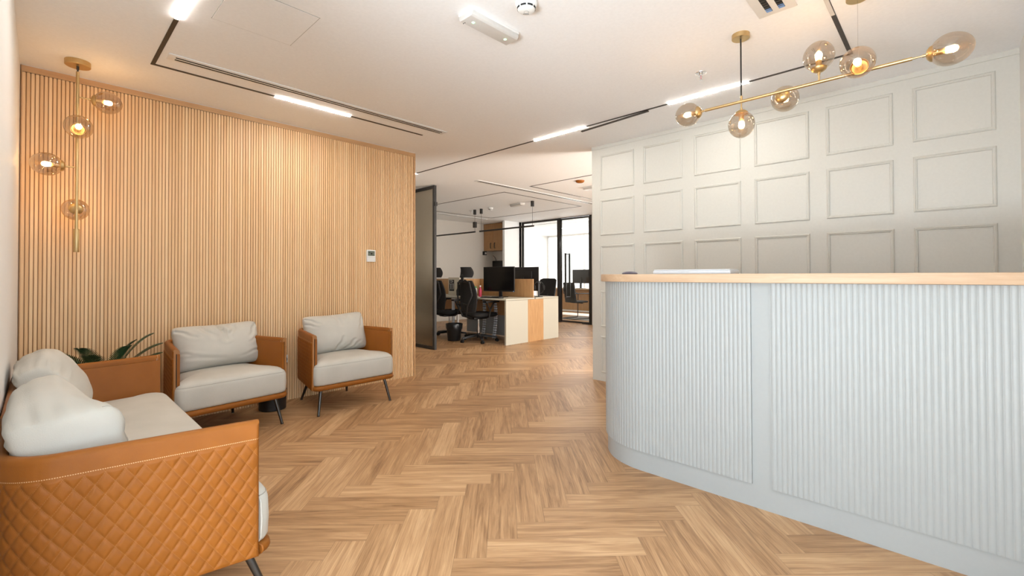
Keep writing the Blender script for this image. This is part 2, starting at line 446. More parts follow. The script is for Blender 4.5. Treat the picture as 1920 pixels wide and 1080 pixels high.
# moulded frames on the panelled wall
cols = [(-2.677, -2.279), (-2.175, -1.782), (-1.671, -1.274), (-1.167, -0.775), (-0.666, -0.273), (-0.170, 0.223)]
rows = [(2.397, 2.027), (1.925, 1.545), (1.441, 1.058), (0.957, 0.576), (0.475, 0.089)]
def moulding_frame(x0, x1, z0, z1):
    b = NB(); prof = [(0, 0), (0, 0.003), (0.004, 0.0075), (0.009, 0.0095), (0.014, 0.0065), (0.018, 0.0075), (0.021, 0.0035), (0.021, 0)]
    rings = []
    for o, h in prof:
        rings.append([b.verts.new((x, YW - h, z)) for x, z in ((x0 + o, z0 + o), (x1 - o, z0 + o), (x1 - o, z1 - o), (x0 + o, z1 - o))])
    for a, c in zip(rings, rings[1:]):
        for k in range(4): b.faces.new((a[k], a[(k + 1) % 4], c[(k + 1) % 4], c[k]))
    return b
k = 1
for (x0, x1) in cols:
    for (z1, z0) in rows:
        struct('trim_%d' % k, moulding_frame(x0, x1, z0, z1), 'panel_cream', 'cream moulded rectangle on the panelled wall', 'trim', sharp=20); k += 1
bm = NB(); box(bm, -2.782, 0.324, YW - 0.006, YW, CE - 0.035, CE); struct('trim_%d' % k, bm, 'panel_cream', 'slim cream cornice strip above the mouldings', 'trim'); k += 1

# office and passage shell
wallbox('wall_passage', -7.1, -4.52, 2.80, 2.915, 'office_white', 'plain wall of the side passage')
wallbox('wall_passage_end', -7.2, -7.1, 2.8, 4.2, 'office_white', 'plain end wall of the side passage')
wallbox('wall_office_front', -9.13, -7.0, 4.15, 4.25, 'office_white', 'plain wall at the front of the office')
wallbox('wall_office_left', -9.13, -9.03, 4.15, 8.85, 'office_white', 'grey white side wall of the office')
wallbox('wall_office_niche', -10.28, -8.03, 8.62, 8.72, 'office_white', 'grey wall of the niche under the oak cupboard')
wallbox('wall_office_column', -8.10, -8.03, 8.08, 8.74, 'pure_white', 'white end panel beside the oak cupboard')
wallbox('wall_office_return', -8.03, -8.0, 8.69, 8.76, 'pure_white', 'white strip beside the black framed glazing')
wallbox('wall_office_back', -5.835, 2.1, 8.68, 8.80, 'office_white', 'plain back wall of the office')
bm = NB(); box(bm, 2.0, 2.1, 4.15, 8.8, 0, 0.15); box(bm, 2.0, 2.1, 4.15, 8.8, 2.4, CE); box(bm, 2.0, 2.1, 4.15, 4.6, 0.15, 2.4); box(bm, 2.0, 2.1, 8.4, 8.8, 0.15, 2.4)
struct('wall_office_right', bm, 'office_white', 'office wall around the side window', 'wall')
wallbox('wall_office_near', 0.42, 2.1, YW, YW + 0.12, 'office_white', 'plain office wall behind the panelled wall')
wallbox('wall_meeting_left', -10.28, -10.18, 8.72, 12.5, 'pure_white', 'white side wall of the glazed room')
wallbox('wall_meeting_right', -4.1, -4.0, 8.8, 12.5, 'pure_white', 'white right wall of the glazed room')
bm = NB(); box(bm, -10.28, -4.0, 12.4, 12.5, 0, 0.55); box(bm, -10.28, -4.0, 12.4, 12.5, 2.45, CE)
struct('wall_meeting_back', bm, 'pure_white', 'white sill and lintel of the glazed room window', 'wall')
w2 = NB()
for x in (-10.18, -8.65, -7.1, -5.55, -4.05): box(w2, x, x + 0.05, 12.38, 12.44, 0.55, 2.45)
w2 = struct('window_2', w2, 'pure_white', 'bright window with white roller blinds in the glazed room', 'window')
bm = NB(); box(bm, -10.15, -4.05, 12.43, 12.435, 0.55, 2.45); to_obj('roller_blind', bm, 'backlit_blind', w2)

# black framed glazing between office and glazed room
def bar_frame(b, x0, x1, z0, z1, y0, y1, w, bottom=True):
    box(b, x0, x0 + w, y0, y1, z0, z1); box(b, x1 - w, x1, y0, y1, z0, z1); box(b, x0 + w, x1 - w, y0, y1, z1 - w, z1)
    if bottom: box(b, x0 + w, x1 - w, y0, y1, z0, z0 + w)
bm = NB(); bar_frame(bm, -8.0, -6.80, 0, CE - 0.004, 8.69, 8.73, 0.042)
w3 = struct('window_3', bm, 'black_metal', 'black framed fixed glass pane of the glazed room', 'window')
bm = NB(); box(bm, -7.958, -6.842, 8.705, 8.715, 0.042, CE - 0.046); to_obj('pane', bm, 'clear_glass', w3)
bm = NB(); box(bm, -6.80, -6.75, 8.68, 8.74, 0, CE); box(bm, -5.90, -5.835, 8.68, 8.74, 0, CE); box(bm, -6.75, -5.90, 8.68, 8.74, CE - 0.012, CE); 
d1 = struct('door_1', bm, 'black_metal', 'black framed glass door of the glazed room', 'door')
bm = NB(); box(bm, -6.745, -6.715, 8.695, 8.725, 0.01, CE - 0.02); box(bm, -5.93, -5.905, 8.695, 8.725, 0.01, CE - 0.02); box(bm, -6.715, -5.93, 8.695, 8.725, CE - 0.055, CE - 0.02); box(bm, -6.715, -5.93, 8.695, 8.725, 0.01, 0.05)
dl = to_obj('door_leaf', bm, 'black_metal', d1)
bm = NB(); box(bm, -6.715, -5.93, 8.706, 8.714, 0.05, CE - 0.055); to_obj('pane', bm, 'clear_glass', dl)
for y in (8.63, 8.79):
    bm = NB(); s = 1 if y > 8.7 else -1
    box(bm, -6.565, -6.525, y - 0.015, y + 0.015, 0.60, 1.65)
    for z in (0.60, 1.62): box(bm, -6.565, -6.525, min(y, 8.71), max(y, 8.71), z, z + 0.022)
    to_obj('door_handle', bm, 'black_metal', d1, bevel=0.003)
bm = NB(); box(bm, -6.10, -5.90, 8.66, 8.76, 0.004, 0.035); to_obj('floor_pivot', bm, 'black_metal', d1)

# reeded glass leaf beside the slatted wall
bm = NB(); bar_frame(bm, -7.0, -5.60, 0.004, CE - 0.012, 4.13, 4.17, 0.045)
d2 = struct('door_2', bm, 'black_metal', 'black framed reeded glass screen beside the slatted wall', 'door')
bm = NB(); box(bm, -6.955, -5.645, 4.143, 4.157, 0.05, CE - 0.055); to_obj('pane', bm, 'reeded_glass', d2)
bm = NB(); box(bm, -5.60, -5.582, 4.135, 4.175, 2.18, 2.24); to_obj('hinge', bm, 'black_metal', d2)

# ---------------------------------------------------------------- ceiling tracks and lamps
def track(name, label, segs, lit, blank=(), w=0.022, group=None):
    o = thing(name, label, 'ceiling light', (*segs[0][0], CE), 0, group)
    ox, oy = segs[0][0]
    def rect(p, q, z0, z1, ww, mat, nm):
        (xa, ya), (xb, yb) = p, q; b = NB()
        box(b, min(xa, xb) - ox - (ww / 2 if xa == xb else 0), max(xa, xb) - ox + (ww / 2 if xa == xb else 0),
            min(ya, yb) - oy - (ww / 2 if ya == yb else 0), max(ya, yb) - oy + (ww / 2 if ya == yb else 0), z0, z1)
        return to_obj(nm, b, mat, o)
    for i, (p, q) in enumerate(segs):
        rect(p, q, -0.003 - 0.0004 * i, 0, w, 'track_brown', 'rail')
    for p, q in lit: rect(p, q, -0.0052, -0.0036, w * 0.95, 'strip_light', 'light_module')
    for p, q in blank: rect(p, q, -0.009, -0.0045, w * 0.8, 'lamp_frosted', 'unlit_module')
    return o
track('ceiling_track', 'black L-shaped track recessed above the seating with two lit white strips',
      [((-3.72, 0.50), (-3.72, 2.60)), ((-3.731, 0.50), (-1.2, 0.50))], [((-3.72, 1.244), (-3.72, 1.853)), ((-2.97, 0.50), (-2.3, 0.50))])
tr = track('ceiling_track', 'long black track running from the slatted wall towards the brass chandelier',
      [((-5.9, 3.51), (-0.419, 3.51)), ((-0.43, 3.51), (-0.43, 1.1))],
      [((-5.85, 3.51), (-5.17, 3.51)), ((-3.05, 3.51), (-2.42, 3.51)), ((-1.62, 3.51), (-1.02, 3.51))], [((-0.43, 2.91), (-0.43, 2.2))])
bm = NB(); ang = math.atan2(0.030, 0.62)
mx = Matrix.Translation((-1.80 + 5.9, 0.012, -0.006)) @ Matrix.Rotation(-ang, 4, 'Y') @ Matrix.Rotation(R(2.2), 4, 'Z')
box(bm, -0.66, 0, -0.011, 0.011, -0.008, 0.0, mx); to_obj('loose_blank_cover', bm, 'track_brown', tr)
track('ceiling_track', 'thin black rectangular track outlined on the office ceiling above the desks',
      [((-7.9, 5.32), (-5.29, 5.32)), ((-5.29, 5.31), (-5.29, 7.51)), ((-7.9, 7.5), (-5.29, 7.5)), ((-7.9, 5.31), (-7.9, 7.51))], [])
track('ceiling_track', 'thin black L-shaped track on the office ceiling beside the panelled wall',
      [((-4.66, 5.26), (-3.0, 5.26)), ((-4.66, 5.25), (-4.66, 7.4))], [], [((-4.66, 6.6), (-4.66, 7.3))])
track('ceiling_track', 'white lit strips on the ceiling of the glazed room', [((-8.2, 9.40), (-6.2, 9.40)), ((-8.6, 10.6), (-6.9, 10.6))], [((-7.2, 9.40), (-6.37, 9.40)), ((-8.3, 10.6), (-7.3, 10.6))])
def diffuser(label, x0, x1, y0, y1, slots, sw, blades=False):
    o = thing('slot_diffuser', label, 'air vent', (x0, y0, CE)); w, d = x1 - x0, y1 - y0
    b = NB(); box(b, 0, w, 0, d, -0.006, 0); to_obj('frame', b, 'white_plastic', o, bevel=0.001)
    for s in slots:
        b = NB(); box(b, s - sw / 2, s + sw / 2, 0.04, d - 0.04, -0.0075, -0.006); sl = to_obj('slot', b, 'slot_dark', o)
        if blades:
            b = NB(); y = 0.06
            while y < d - 0.06:
                box(b, s - sw / 2 + .002, s + sw / 2 - .002, y, y + 0.006, -0.0095, -0.0075); y += 0.025
            to_obj('blade', b, 'gunmetal', sl)
            b = NB(); box(b, s - sw / 2 + .001, s + sw / 2 - .001, d - 0.075, d - 0.042, -0.0092, -0.0075); to_obj('blue_glint', b, 'label_blue', sl)  # bluish reflection inside the slot, painted as a flat blue strip
    return o
diffuser('long white slot diffuser with two dark slots above the armchairs', -3.558, -3.462, 0.545, 2.71, (0.026, 0.060), 0.013)
diffuser('long thin slot diffuser across the office ceiling', -4.985, -4.885, 4.39, 7.43, (0.030, 0.066), 0.014)
diffuser('short slot diffuser along the office side wall', -8.21, -8.13, 6.07, 7.6, (0.04,), 0.02)
diffuser('white two-slot vent at the top edge above the brass chandelier', -0.722, -0.545, 1.2, 2.68, (0.060, 0.117), 0.028, True)
o = thing('access_panel', 'square flush access hatch in the reception ceiling', 'hatch', (-2.625, 0.83, CE))
b = NB(); box(b, -0.205, 0.205, -0.2, 0.2, -0.0022, 0); to_obj('panel', b, 'ceiling_white', o)
b = NB(); bar = 0.0035
for sx_ in (-1, 1): box(b, sx_ * 0.2065 - bar / 2, sx_ * 0.2065 + bar / 2, -0.205, 0.205, -0.0012, 0); box(b, -0.205, 0.205, sx_ * 0.2015 - bar / 2, sx_ * 0.2015 + bar / 2, -0.0012, 0)
to_obj('joint', b, 'grey_plastic', o)

def emergency_light(label, x, y, rz, leds):
    o = thing('emergency_light', label, 'emergency light', (x, y, CE), rz)
    b = NB(); box(b, -0.058, 0.058, -0.175, 0.175, -0.016, 0); to_obj('housing', b, 'white_plastic', o, bevel=0.004)
    b = NB(); poly = [(-0.056, -0.016), (0.056, -0.016), (0.053, -0.034), (0.042, -0.042), (-0.042, -0.042), (-0.053, -0.034)]
    prism(b, poly, -0.173, 0.173, Matrix(((1, 0, 0, 0), (0, 0, 1, 0), (0, 1, 0, 0), (0, 0, 0, 1)))); lens = to_obj('lens', b, 'lamp_frosted', o, bevel=0.002)
    if leds:
        for yy in (-0.12, 0.12):
            b = NB(); lathe(b, [(0, -0.0455), (0.006, -0.044), (0.008, -0.042), (0, -0.0415)], 12); to_obj('indicator', b, 'green_led', lens, loc=(0, yy, 0))
        b = NB()
        for q in (0, 1): cyl(b, (-0.045 + 0.012 * q, -0.150, -0.043), (-0.045 + 0.012 * q, -0.150, -0.041), 0.003, n=8)
        to_obj('test_button', b, 'black_plastic', lens)
    return o
emergency_light('white emergency light with two green indicators on the reception ceiling', -1.805, 1.705, 0, True)
emergency_light('white emergency light on the far office ceiling above the desks', -5.99, 6.38, R(78), False)
emergency_light('white emergency light at the panelled wall edge of the office ceiling', -3.95, 5.95, R(90), False)
def smoke_detector(label, x, y, s=1.0):
    o = thing('smoke_detector', label, 'smoke detector', (x, y, CE))
    b = NB(); lathe(b, [(0, 0), (0.055 * s, 0), (0.057 * s, -0.006), (0.055 * s, -0.014), (0.050 * s, -0.022), (0.046 * s, -0.028), (0.044 * s, -0.040), (0.034 * s, -0.048), (0.012 * s, -0.050), (0, -0.050)], 32); body = to_obj('body', b, 'white_plastic', o)
    b = NB()
    for k in range(8):
        a0 = 2 * PI * k / 8 + 0.08; a1 = 2 * PI * (k + 1) / 8 - 0.08
        pr = []
        for j in range(5):
            a = a0 + (a1 - a0) * j / 4; pr.append(a)
        lo = [b.verts.new((0.0458 * s * math.cos(a), 0.0458 * s * math.sin(a), -0.038)) for a in pr]; hi = [b.verts.new((0.0473 * s * math.cos(a), 0.0473 * s * math.sin(a), -0.029)) for a in pr]
        for j in range(4): b.faces.new((lo[j], lo[j + 1], hi[j + 1], hi[j]))
    to_obj('sensor_slot', b, 'slot_dark', o)
    b = NB(); pts = [(0.012 * math.cos(2 * PI * k / 20), 0.012 * math.sin(2 * PI * k / 20), -0.0505) for k in range(20)]; tube(b, pts, 0.0008, 6, True); to_obj('test_ring', b, 'grey_plastic', o)
    b = NB()
    for k in range(6): box(b, -0.014 + 0.005 * k, -0.0105 + 0.005 * k, -0.002, 0.002, -0.0508, -0.0498, Matrix.Translation((-0.013, 0.012, 0.0008)) @ Matrix.Rotation(R(45), 4, 'Z'))
    to_obj('printed_line', b, 'slot_dark', o)
smoke_detector('white smoke detector on the reception ceiling near the top edge', -1.53, 1.70)
smoke_detector('small white smoke detector on the far office ceiling beside the black cord blocks', -6.72, 6.36, 0.9)
def sprinkler(label, x, y):
    o = thing('sprinkler', label, 'sprinkler', (x, y, CE))
    b = NB(); lathe(b, [(0, -0.003), (0.012, -0.003), (0.018, -0.006), (0.030, -0.006), (0.036, -0.003), (0.037, 0), (0, 0)], 28); to_obj('escutcheon', b, 'chrome', o)
    b = NB(); cyl(b, (0, 0, -0.02), (0, 0, -0.003), 0.009); 
    for s in (-1, 1): tube(b, [(0.008 * s, 0, -0.015), (0.010 * s, 0, -0.026), (0.003 * s, 0, -0.044)], 0.0016, 6)
    cyl(b, (0, 0, -0.048), (0, 0, -0.042), 0.004); to_obj('head', b, 'chrome', o)
    b = NB(); cyl(b, (0, 0, -0.043), (0, 0, -0.020), 0.0018); to_obj('glass_bulb', b, 'pen_red', o)
    b = NB(); lathe(b, [(0, -0.052), (0.012, -0.051), (0.015, -0.050), (0.012, -0.048), (0, -0.048)], 20); to_obj('deflector', b, 'chrome', o)
sprinkler('chrome sprinkler head on the reception ceiling left of the chandelier cord', -1.211, 3.13)
sprinkler('small chrome sprinkler head on the far office ceiling', -7.34, 6.36)
o = thing('ceiling_speaker', 'small orange-brown disc on the office ceiling at the panelled wall edge', 'ceiling disc', (-3.87, 5.46, CE))
b = NB(); lathe(b, [(0, -0.035), (0.04, -0.032), (0.06, -0.02), (0.065, 0), (0, 0)], 24); to_obj('body', b, 'leather_smooth', o)

# ---------------------------------------------------------------- brass lamps with smoked glass
def globe_arm(parent, base, direction, stem_len, name='lamp_arm'):
    """stem from base along direction, then cup, smoked globe and filament bulb"""
    d = Vector(direction).normalized()
    mx = Matrix.Translation(base) @ d.to_track_quat('Z', 'Y').to_matrix().to_4x4()
    b = NB(); cyl(b, (0, 0, 0), (0, 0, stem_len), 0.0042, n=12); cyl(b, (0, 0, stem_len - 0.012), (0, 0, stem_len), 0.0065, n=12)
    arm = to_obj(name, b, 'brass', parent); arm.matrix_local = mx
    z = stem_len
    b = NB(); lathe(b, [(0.0, 0), (0.010, 0), (0.022, 0.004), (0.033, 0.013), (0.037, 0.024), (0.0355, 0.024), (0.031, 0.014), (0, 0.008)], 24)
    to_obj('cup', b, 'brass', arm, loc=(0, 0, z))
    b = NB(); H, RR = 0.148, 0.0700; prof = []
    for k in range(25):
        th = PI * (0.155 + (1 - 0.155) * k / 24)
        zz = -math.cos(th); r = RR * math.sin(th) * (1 - 0.05 * zz)
        prof.append((max(r, 0) if k < 24 else 0, H / 2 * zz))
    z0 = prof[0][1]; lathe(b, [(r, q - z0 + 0.020) for r, q in prof], 36); to_obj('globe', b, 'smoked_glass', arm, loc=(0, 0, z), sharp=60)
    b = NB(); cyl(b, (0, 0, 0.008), (0, 0, 0.058), 0.0135, n=16); cyl(b, (0, 0, 0.058), (0, 0, 0.064), 0.0105, n=16); to_obj('socket', b, 'brass', arm, loc=(0, 0, z))
    b = NB(); lathe(b, [(0, 0.064), (0.008, 0.064), (0.012, 0.074), (0.0155, 0.085), (0.016, 0.093), (0.011, 0.104), (0, 0.108)], 12); to_obj('bulb', b, 'bulb_light', arm, loc=(0, 0, z))
    return arm
# vertical pendant in the corner
LX, LY = -4.023, 0.160
o = thing('pendant_lamp', 'vertical brass pendant with four smoked globes hanging beside the slatted wall', 'pendant lamp', (LX, LY, CE))
b = NB(); lathe(b, [(0, 0), (0.063, 0), (0.063, -0.030), (0.060, -0.033), (0, -0.033)], 36); to_obj('canopy', b, 'brass', o)
b = NB(); cyl(b, (0, 0, -0.055), (0, 0, -0.033), 0.007); cyl(b, (0, 0, -0.07), (0, 0, -0.055), 0.0045); to_obj('swivel', b, 'gunmetal', o)
b = NB(); cyl(b, (0, 0, 1.42 - CE), (0, 0, -0.068), 0.0085); to_obj('stem', b, 'brass', o)
b = NB(); lathe(b, [(0, 0), (0.0145, 0), (0.0155, 0.002), (0.0155, 0.146), (0.0145, 0.148), (0, 0.148)], 24); to_obj('end_grip', b, 'brass', o, loc=(0, 0, 1.278 - CE))
globe_arm(o, (0, 0, 2.276 - CE), (0, 1, 0), 0.062)
globe_arm(o, (0, 0, 2.050 - CE), (1, 0, 0), 0.062)
globe_arm(o, (0, 0, 1.820 - CE), (0, -1, 0), 0.052)
globe_arm(o, (0, 0, 1.565 - CE), (-1, 0, 0), 0.052)
# horizontal chandelier over the counter
BY, BZ = 2.790, 2.118
o = thing('chandelier', 'horizontal brass chandelier with six smoked globes hanging over the reception counter', 'chandelier', (-0.58, BY, CE))
for x in (-0.851, -0.312):
    b = NB(); lathe(b, [(0, 0), (0.047, 0), (0.047, -0.024), (0.045, -0.026), (0, -0.026)], 36); to_obj('canopy', b, 'brass', o, loc=(x + 0.58, 0, 0))
    b = NB(); cyl(b, (0, 0, BZ + 0.028 - CE), (0, 0, -0.026), 0.0042 if x < -0.5 else 0.0012, n=10); to_obj('drop_rod', b, 'black_metal' if x < -0.5 else 'chrome', o, loc=(x + 0.58, 0, 0))
    b = NB(); cyl(b, (0, 0, BZ - CE - 0.0), (0, 0, BZ + 0.032 - CE), 0.0065, n=12); to_obj('hanger', b, 'brass', o, loc=(x + 0.58, 0, 0))
b = NB(); cyl(b, (-1.055 + 0.58, 0, BZ - CE), (-0.112 + 0.58, 0, BZ - CE), 0.0085); to_obj('crossbar', b, 'brass', o)
dz = BZ - CE
globe_arm(o, (-1.055 + 0.58, 0, dz), (-1, 0, 0), 0.022)
globe_arm(o, (-0.851 + 0.58, 0, dz), (0, 0, -1), 0.05)
globe_arm(o, (-0.660 + 0.58, 0, dz), (0, 1, 0), 0.05)
globe_arm(o, (-0.475 + 0.58, 0, dz), (0, 0, 1), 0.05)
globe_arm(o, (-0.300 + 0.58, 0, dz), (0, -1, 0), 0.05)
globe_arm(o, (-0.112 + 0.58, 0, dz), (1, 0, 0), 0.046)

# ---------------------------------------------------------------- upholstered seating
def shell_path(w, d, flare, r):
    h = w / 2
    return fillet([(h, 0), (h - flare * d, d), (-h + flare * d, d), (-h, 0)], [0, r, r, 0], 14)
def build_seating(o, w, d, flare, r, z0, z1, ds):
    path, L = resample(shell_path(w, d, flare, r), ds); nr = normals2(path)      # inward normals point left of travel
    # outer quilted shell, rolled over the top
    zs = [z0 + (QZS - z0) * k / 118 for k in range(119)]
    prof = [(0.018, z0), (0.003, z0)] + [(0.0, z) for z in zs[1:]] + [(0.0, QZS + 0.003), (0.0, z1 - 0.016), (0.0025, z1 - 0.008), (0.009, z1 - 0.002), (0.019, z1), (0.029, z1 - 0.002), (0.0355, z1 - 0.008), (0.038, z1 - 0.016), (0.038, z1 - 0.030), (0.018, z1 - 0.030)]
    b = NB(); uvl = b.loops.layers.uv.new('UVMap'); rings = []; N = len(path)
    for i, (p, n) in enumerate(zip(path, nr)):
        u = L * i / (N - 1); u = min(u, L - u) if False else u; ring = []
        ue = min(u, L - u)
        for j, (of, z) in enumerate(prof):
            h = 0
            if of == 0.0 and z <= QZS:
                pp = u / QA + z / QB; qq = u / QA - z / QB
                h = 0.0046 * (1 - abs(2 * (pp % 1.0) - 1) ** 4.5) * (1 - abs(2 * (qq % 1.0) - 1) ** 4.5)
                h *= min(1, ue / 0.02) * min(1, (QZS - z) / 0.006 + 0.15) * min(1, (z - z0) / 0.012)
            e = 0.006 * max(0, 1 - ue / 0.008) ** 2 if of == 0.0 else 0
            q = p + n * (of - h + e); ring.append(b.verts.new((q.x, q.y, z)))
        rings.append(ring)
    P = len(prof)
    for i in range(N - 1):
        for j in range(P):
            j2 = (j + 1) % P
            f = b.faces.new((rings[i][j], rings[i + 1][j], rings[i + 1][j2], rings[i][j2]))
            us = (L * i / (N - 1), L * (i + 1) / (N - 1), L * (i + 1) / (N - 1), L * i / (N - 1)); vs = (prof[j][1], prof[j][1], prof[j2][1], prof[j2][1])
            for lp, u, v in zip(f.loops, us, vs): lp[uvl].uv = (u if u < L / 2 else u, v)
    b.faces.new(rings[0]); b.faces.new(rings[-1])
    to_obj('outer_shell', b, 'leather_quilted', o, sharp=55)
    # smooth inner lining
    path2, L2 = resample(shell_path(w, d, flare, r), 0.02); nr2 = normals2(path2)
    b = NB(); rings = []
    for p, n in zip(path2, nr2):
        rings.append([b.verts.new((*(p + n * of), z)) for of, z in ((0.0235, z0), (0.0235, z1 - 0.031), (0.038, z1 - 0.031), (0.0395, z1 - 0.034), (0.0395, z0))])
    for a, c in zip(rings, rings[1:]):
        for j in range(5): b.faces.new((a[j], c[j], c[(j + 1) % 5], a[(j + 1) % 5]))
    b.faces.new(rings[0]); b.faces.new(rings[-1]); to_obj('inner_lining', b, 'leather_smooth', o, sharp=50)
    for s in (1, -1):
        b = NB(); h = w / 2; box(b, s * (h - 0.0232) - 0.0022, s * (h - 0.0232) + 0.0022, -0.004, 0.012, z0 + 0.004, z1 - 0.034); to_obj('edge_strip', b, 'gunmetal', o)
        # fine stitched hem on inner front edge
        b = NB(); box(b, s * (h - 0.0405) - 0.0006, s * (h - 0.0405) + 0.0006, 0.011, 0.0122, z0 + 0.01, z1 - 0.02, None); to_obj('hem_stitch', b, 'greige_cloth', o)
    # seat cushion and base rail: same plan
    h = w / 2 - 0.010; fr = -0.045; bk = d - 0.06; hb = h - flare * (d - 0.02) - 0.030
    hi = h - 0.034                                          # inside the arms
    plan = [(h, fr), (h, -0.012), (hi, 0.02), (hb + 0.01, bk), (-hb - 0.01, bk), (-hi, 0.02), (-h, -0.012), (-h, fr)]
    plan = fillet(plan, [0.045, 0.012, 0.03, 0.11, 0.11, 0.03, 0.012, 0.045], 7, True)
    plan, _ = resample(plan + [plan[0]], 0.02); plan = plan[:-1]
    cx, cyy = 0, (fr + bk) / 2; hx, hy = h, (bk - fr) / 2
    def pad(profile, cap=True):
        b = NB(); rings = []
        for ins, z in profile:
            rings.append([b.verts.new((p.x * (1 - ins / hx), cyy + (p.y - cyy) * (1 - ins / hy), z)) for p in plan])
        for a, c in zip(rings, rings[1:]):
            for j in range(len(plan)): b.faces.new((a[j], a[(j + 1) % len(plan)], c[(j + 1) % len(plan)], c[j]))
        b.faces.new(rings[0]); b.faces.new(rings[-1]); return b
    z = z0 + 0.034
    prof = [(0.016, z), (0.006, z + 0.006), (0.001, z + 0.02), (-0.001, z + 0.08), (0.001, z + 0.135), (0.005, z + 0.152), (0.0075, z + 0.1555), (0.0085, z + 0.159),
            (0.013, z + 0.168), (0.028, z + 0.182), (0.05, z + 0.192), (0.09, z + 0.201), (0.14, z + 0.207), (0.20, z + 0.210), (hy * 0.97, z + 0.212)]
    seat = to_obj('seat_cushion', pad(prof), 'greige_cloth', o, sharp=60)
    b = NB(); tube(b, [(p.x * (1 - 0.0065 / hx), cyy + (p.y - cyy) * (1 - 0.0065 / hy), z + 0.1555) for p in plan], 0.0016, 6, True); to_obj('piping', b, 'greige_piping', seat)
    rail = [(0.03, z0 - 0.004), (0.006, z0 - 0.004), (-0.002, z0 + 0.004), (-0.005, z0 + 0.016), (-0.002, z0 + 0.028), (0.006, z0 + 0.034), (0.03, z0 + 0.035)]
    to_obj('base_rail', pad(rail), 'leather_smooth', o, sharp=60)
    return seat
def leg(o, top, foot):
    top = Vector(top); foot = Vector(foot); b = NB(); cyl(b, top, foot + Vector((0, 0, 0.008)), 0.0135, 0.0095, 18); cyl(b, foot + Vector((0, 0, 0.009)), foot, 0.0105, 0.0105, 18)
    to_obj('leg', b, 'gunmetal', o)
CW, CD, CFL, CR_, SZ0, SZ1 = 0.735, 0.645, 0.19, 0.15, 0.205, 0.648
ch = thing('armchair', 'tan quilted leather armchair with greige seat nearest the office opening', 'armchair', (-3.662, 1.872, 0), R(90.3), 'tan quilted armchairs')
build_seating(ch, CW, CD, CFL, CR_, SZ0, SZ1, 0.0031)
for s in (-1, 1):
    leg(ch, (s * 0.285, 0.02, SZ0 + 0.004), (s * 0.322, -0.022, 0)); leg(ch, (s * 0.175, 0.50, SZ0 + 0.004), (s * 0.215, 0.585, 0))
ch2 = copy_tree(ch); ch2.location = (-3.647, 0.960, 0); ch2.rotation_euler = (0, 0, R(90 + 6.5))
ch2['label'] = 'tan quilted leather armchair with greige seat between the sofa arm and the other armchair'
# sofa
SW, SD = 1.845, 0.594
sofa = thing('sofa', 'long tan quilted leather sofa with greige seat along the white wall', 'sofa', (-2.5565, 0.502, 0), R(180))
seat = build_seating(sofa, SW, SD, 0.15, 0.15, SZ0, SZ1, 0.0031)
b = NB(); tube(b, [(-0.19, y, z) for y, z in ((-0.028, 0.408), (0.0, 0.4325), (0.05, 0.4435), (0.15, 0.4500), (0.4, 0.4515))], 0.0022, 6); to_obj('seam', b, 'greige_cloth', seat)
for s in (-1, 1):
    leg(sofa, (s * 0.83, 0.02, SZ0 + 0.004), (s * 0.80 + s * 0.072, -0.055, 0)); leg(sofa, (s * 0.74, 0.50, SZ0 + 0.004), (s * 0.78, 0.565, 0))

def pillow(label, w, h, t_, creases, loc, rot, group, sag=0.18, pu=3.6, pv=3.2, back_flat=0.8, pull=0.09, conc=0.085, ramp_=0.54, gain=2.3, darts=(), slump=0.05):
    """soft back cushion: width along x, height along z, front towards -y; pu / pv set how boxy the ends and edges are"""
    nu, nv = 64, 52
    def thick(u, v, side):
        a = max(0.0, (1 - abs(u) ** pu)) * max(0.0, (1 - abs(v) ** pv))
        y = t_ * (a ** ramp_) * (1 - sag * v) * (1 if side > 0 else back_flat)
        dsp = 0
        for (u0, v0, u1, v1, wd, dp) in creases:
            du, dv = u1 - u0, v1 - v0; L2 = du * du + dv * dv; q = max(0, min(1, ((u - u0) * du + (v - v0) * dv) / L2))
            wob = 0.02 * math.sin(9 * q + 5 * u0)
            dd = math.hypot(u - u0 - du * q + wob, v - v0 - dv * q)
            dsp += gain * dp * (math.exp(-(dd / wd) ** 2) - 0.45 * math.exp(-((dd - 1.7 * wd) / wd) ** 2)) * (1 - 0.75 * q)
        return y - dsp * (a ** 0.25) * (1 if side > 0 else 0.6)
    def place(u, v, side, edge=False):
        x = w / 2 * u * (1 - conc * 0.7 * (1 - v * v)); z = h / 2 * v * (1 - conc * (1 - u * u) ** 1.5)
        e = (abs(u) ** 5) * (abs(v) ** 5); x *= 1 - pull * e; z *= 1 - pull * e
        y = 0 if edge else thick(u, v, side) * side
        return Vector((x, -y + slump * max(0, z / h) ** 2, z))
    def param(k, n):
        q = -1 + 2 * k / n; return math.sin(q * PI / 2) * 0.6 + 0.4 * q
    b = NB(); grid = {}
    for side in (1, -1):
        for i in range(nu + 1):
            for j in range(nv + 1):
                edge = i in (0, nu) or j in (0, nv)
                if side < 0 and edge: grid[(side, i, j)] = grid[(1, i, j)]; continue
                grid[(side, i, j)] = b.verts.new(place(param(i, nu), param(j, nv), side, edge))
        for i in range(nu):
            for j in range(nv):
                b.faces.new((grid[(side, i, j)], grid[(side, i + 1, j)], grid[(side, i + 1, j + 1)], grid[(side, i, j + 1)]))
    for _ in range(2): bmesh.ops.smooth_vert(b, verts=b.verts, factor=0.35, use_axis_x=True, use_axis_y=True, use_axis_z=True)
    o = to_obj('cushion', b, 'greige_cloth', loc=loc, rot=rot, sharp=85); tag(o, label, 'cushion', group)
    for pts in darts:
        q = NB(); tube(q, [place(u, v, side) + Vector((0, -side * 0.0005, 0)) for u, v, side in pts], 0.0011, 5); to_obj('seam', q, 'greige_piping', o)
    return o
G = 'greige back cushions'
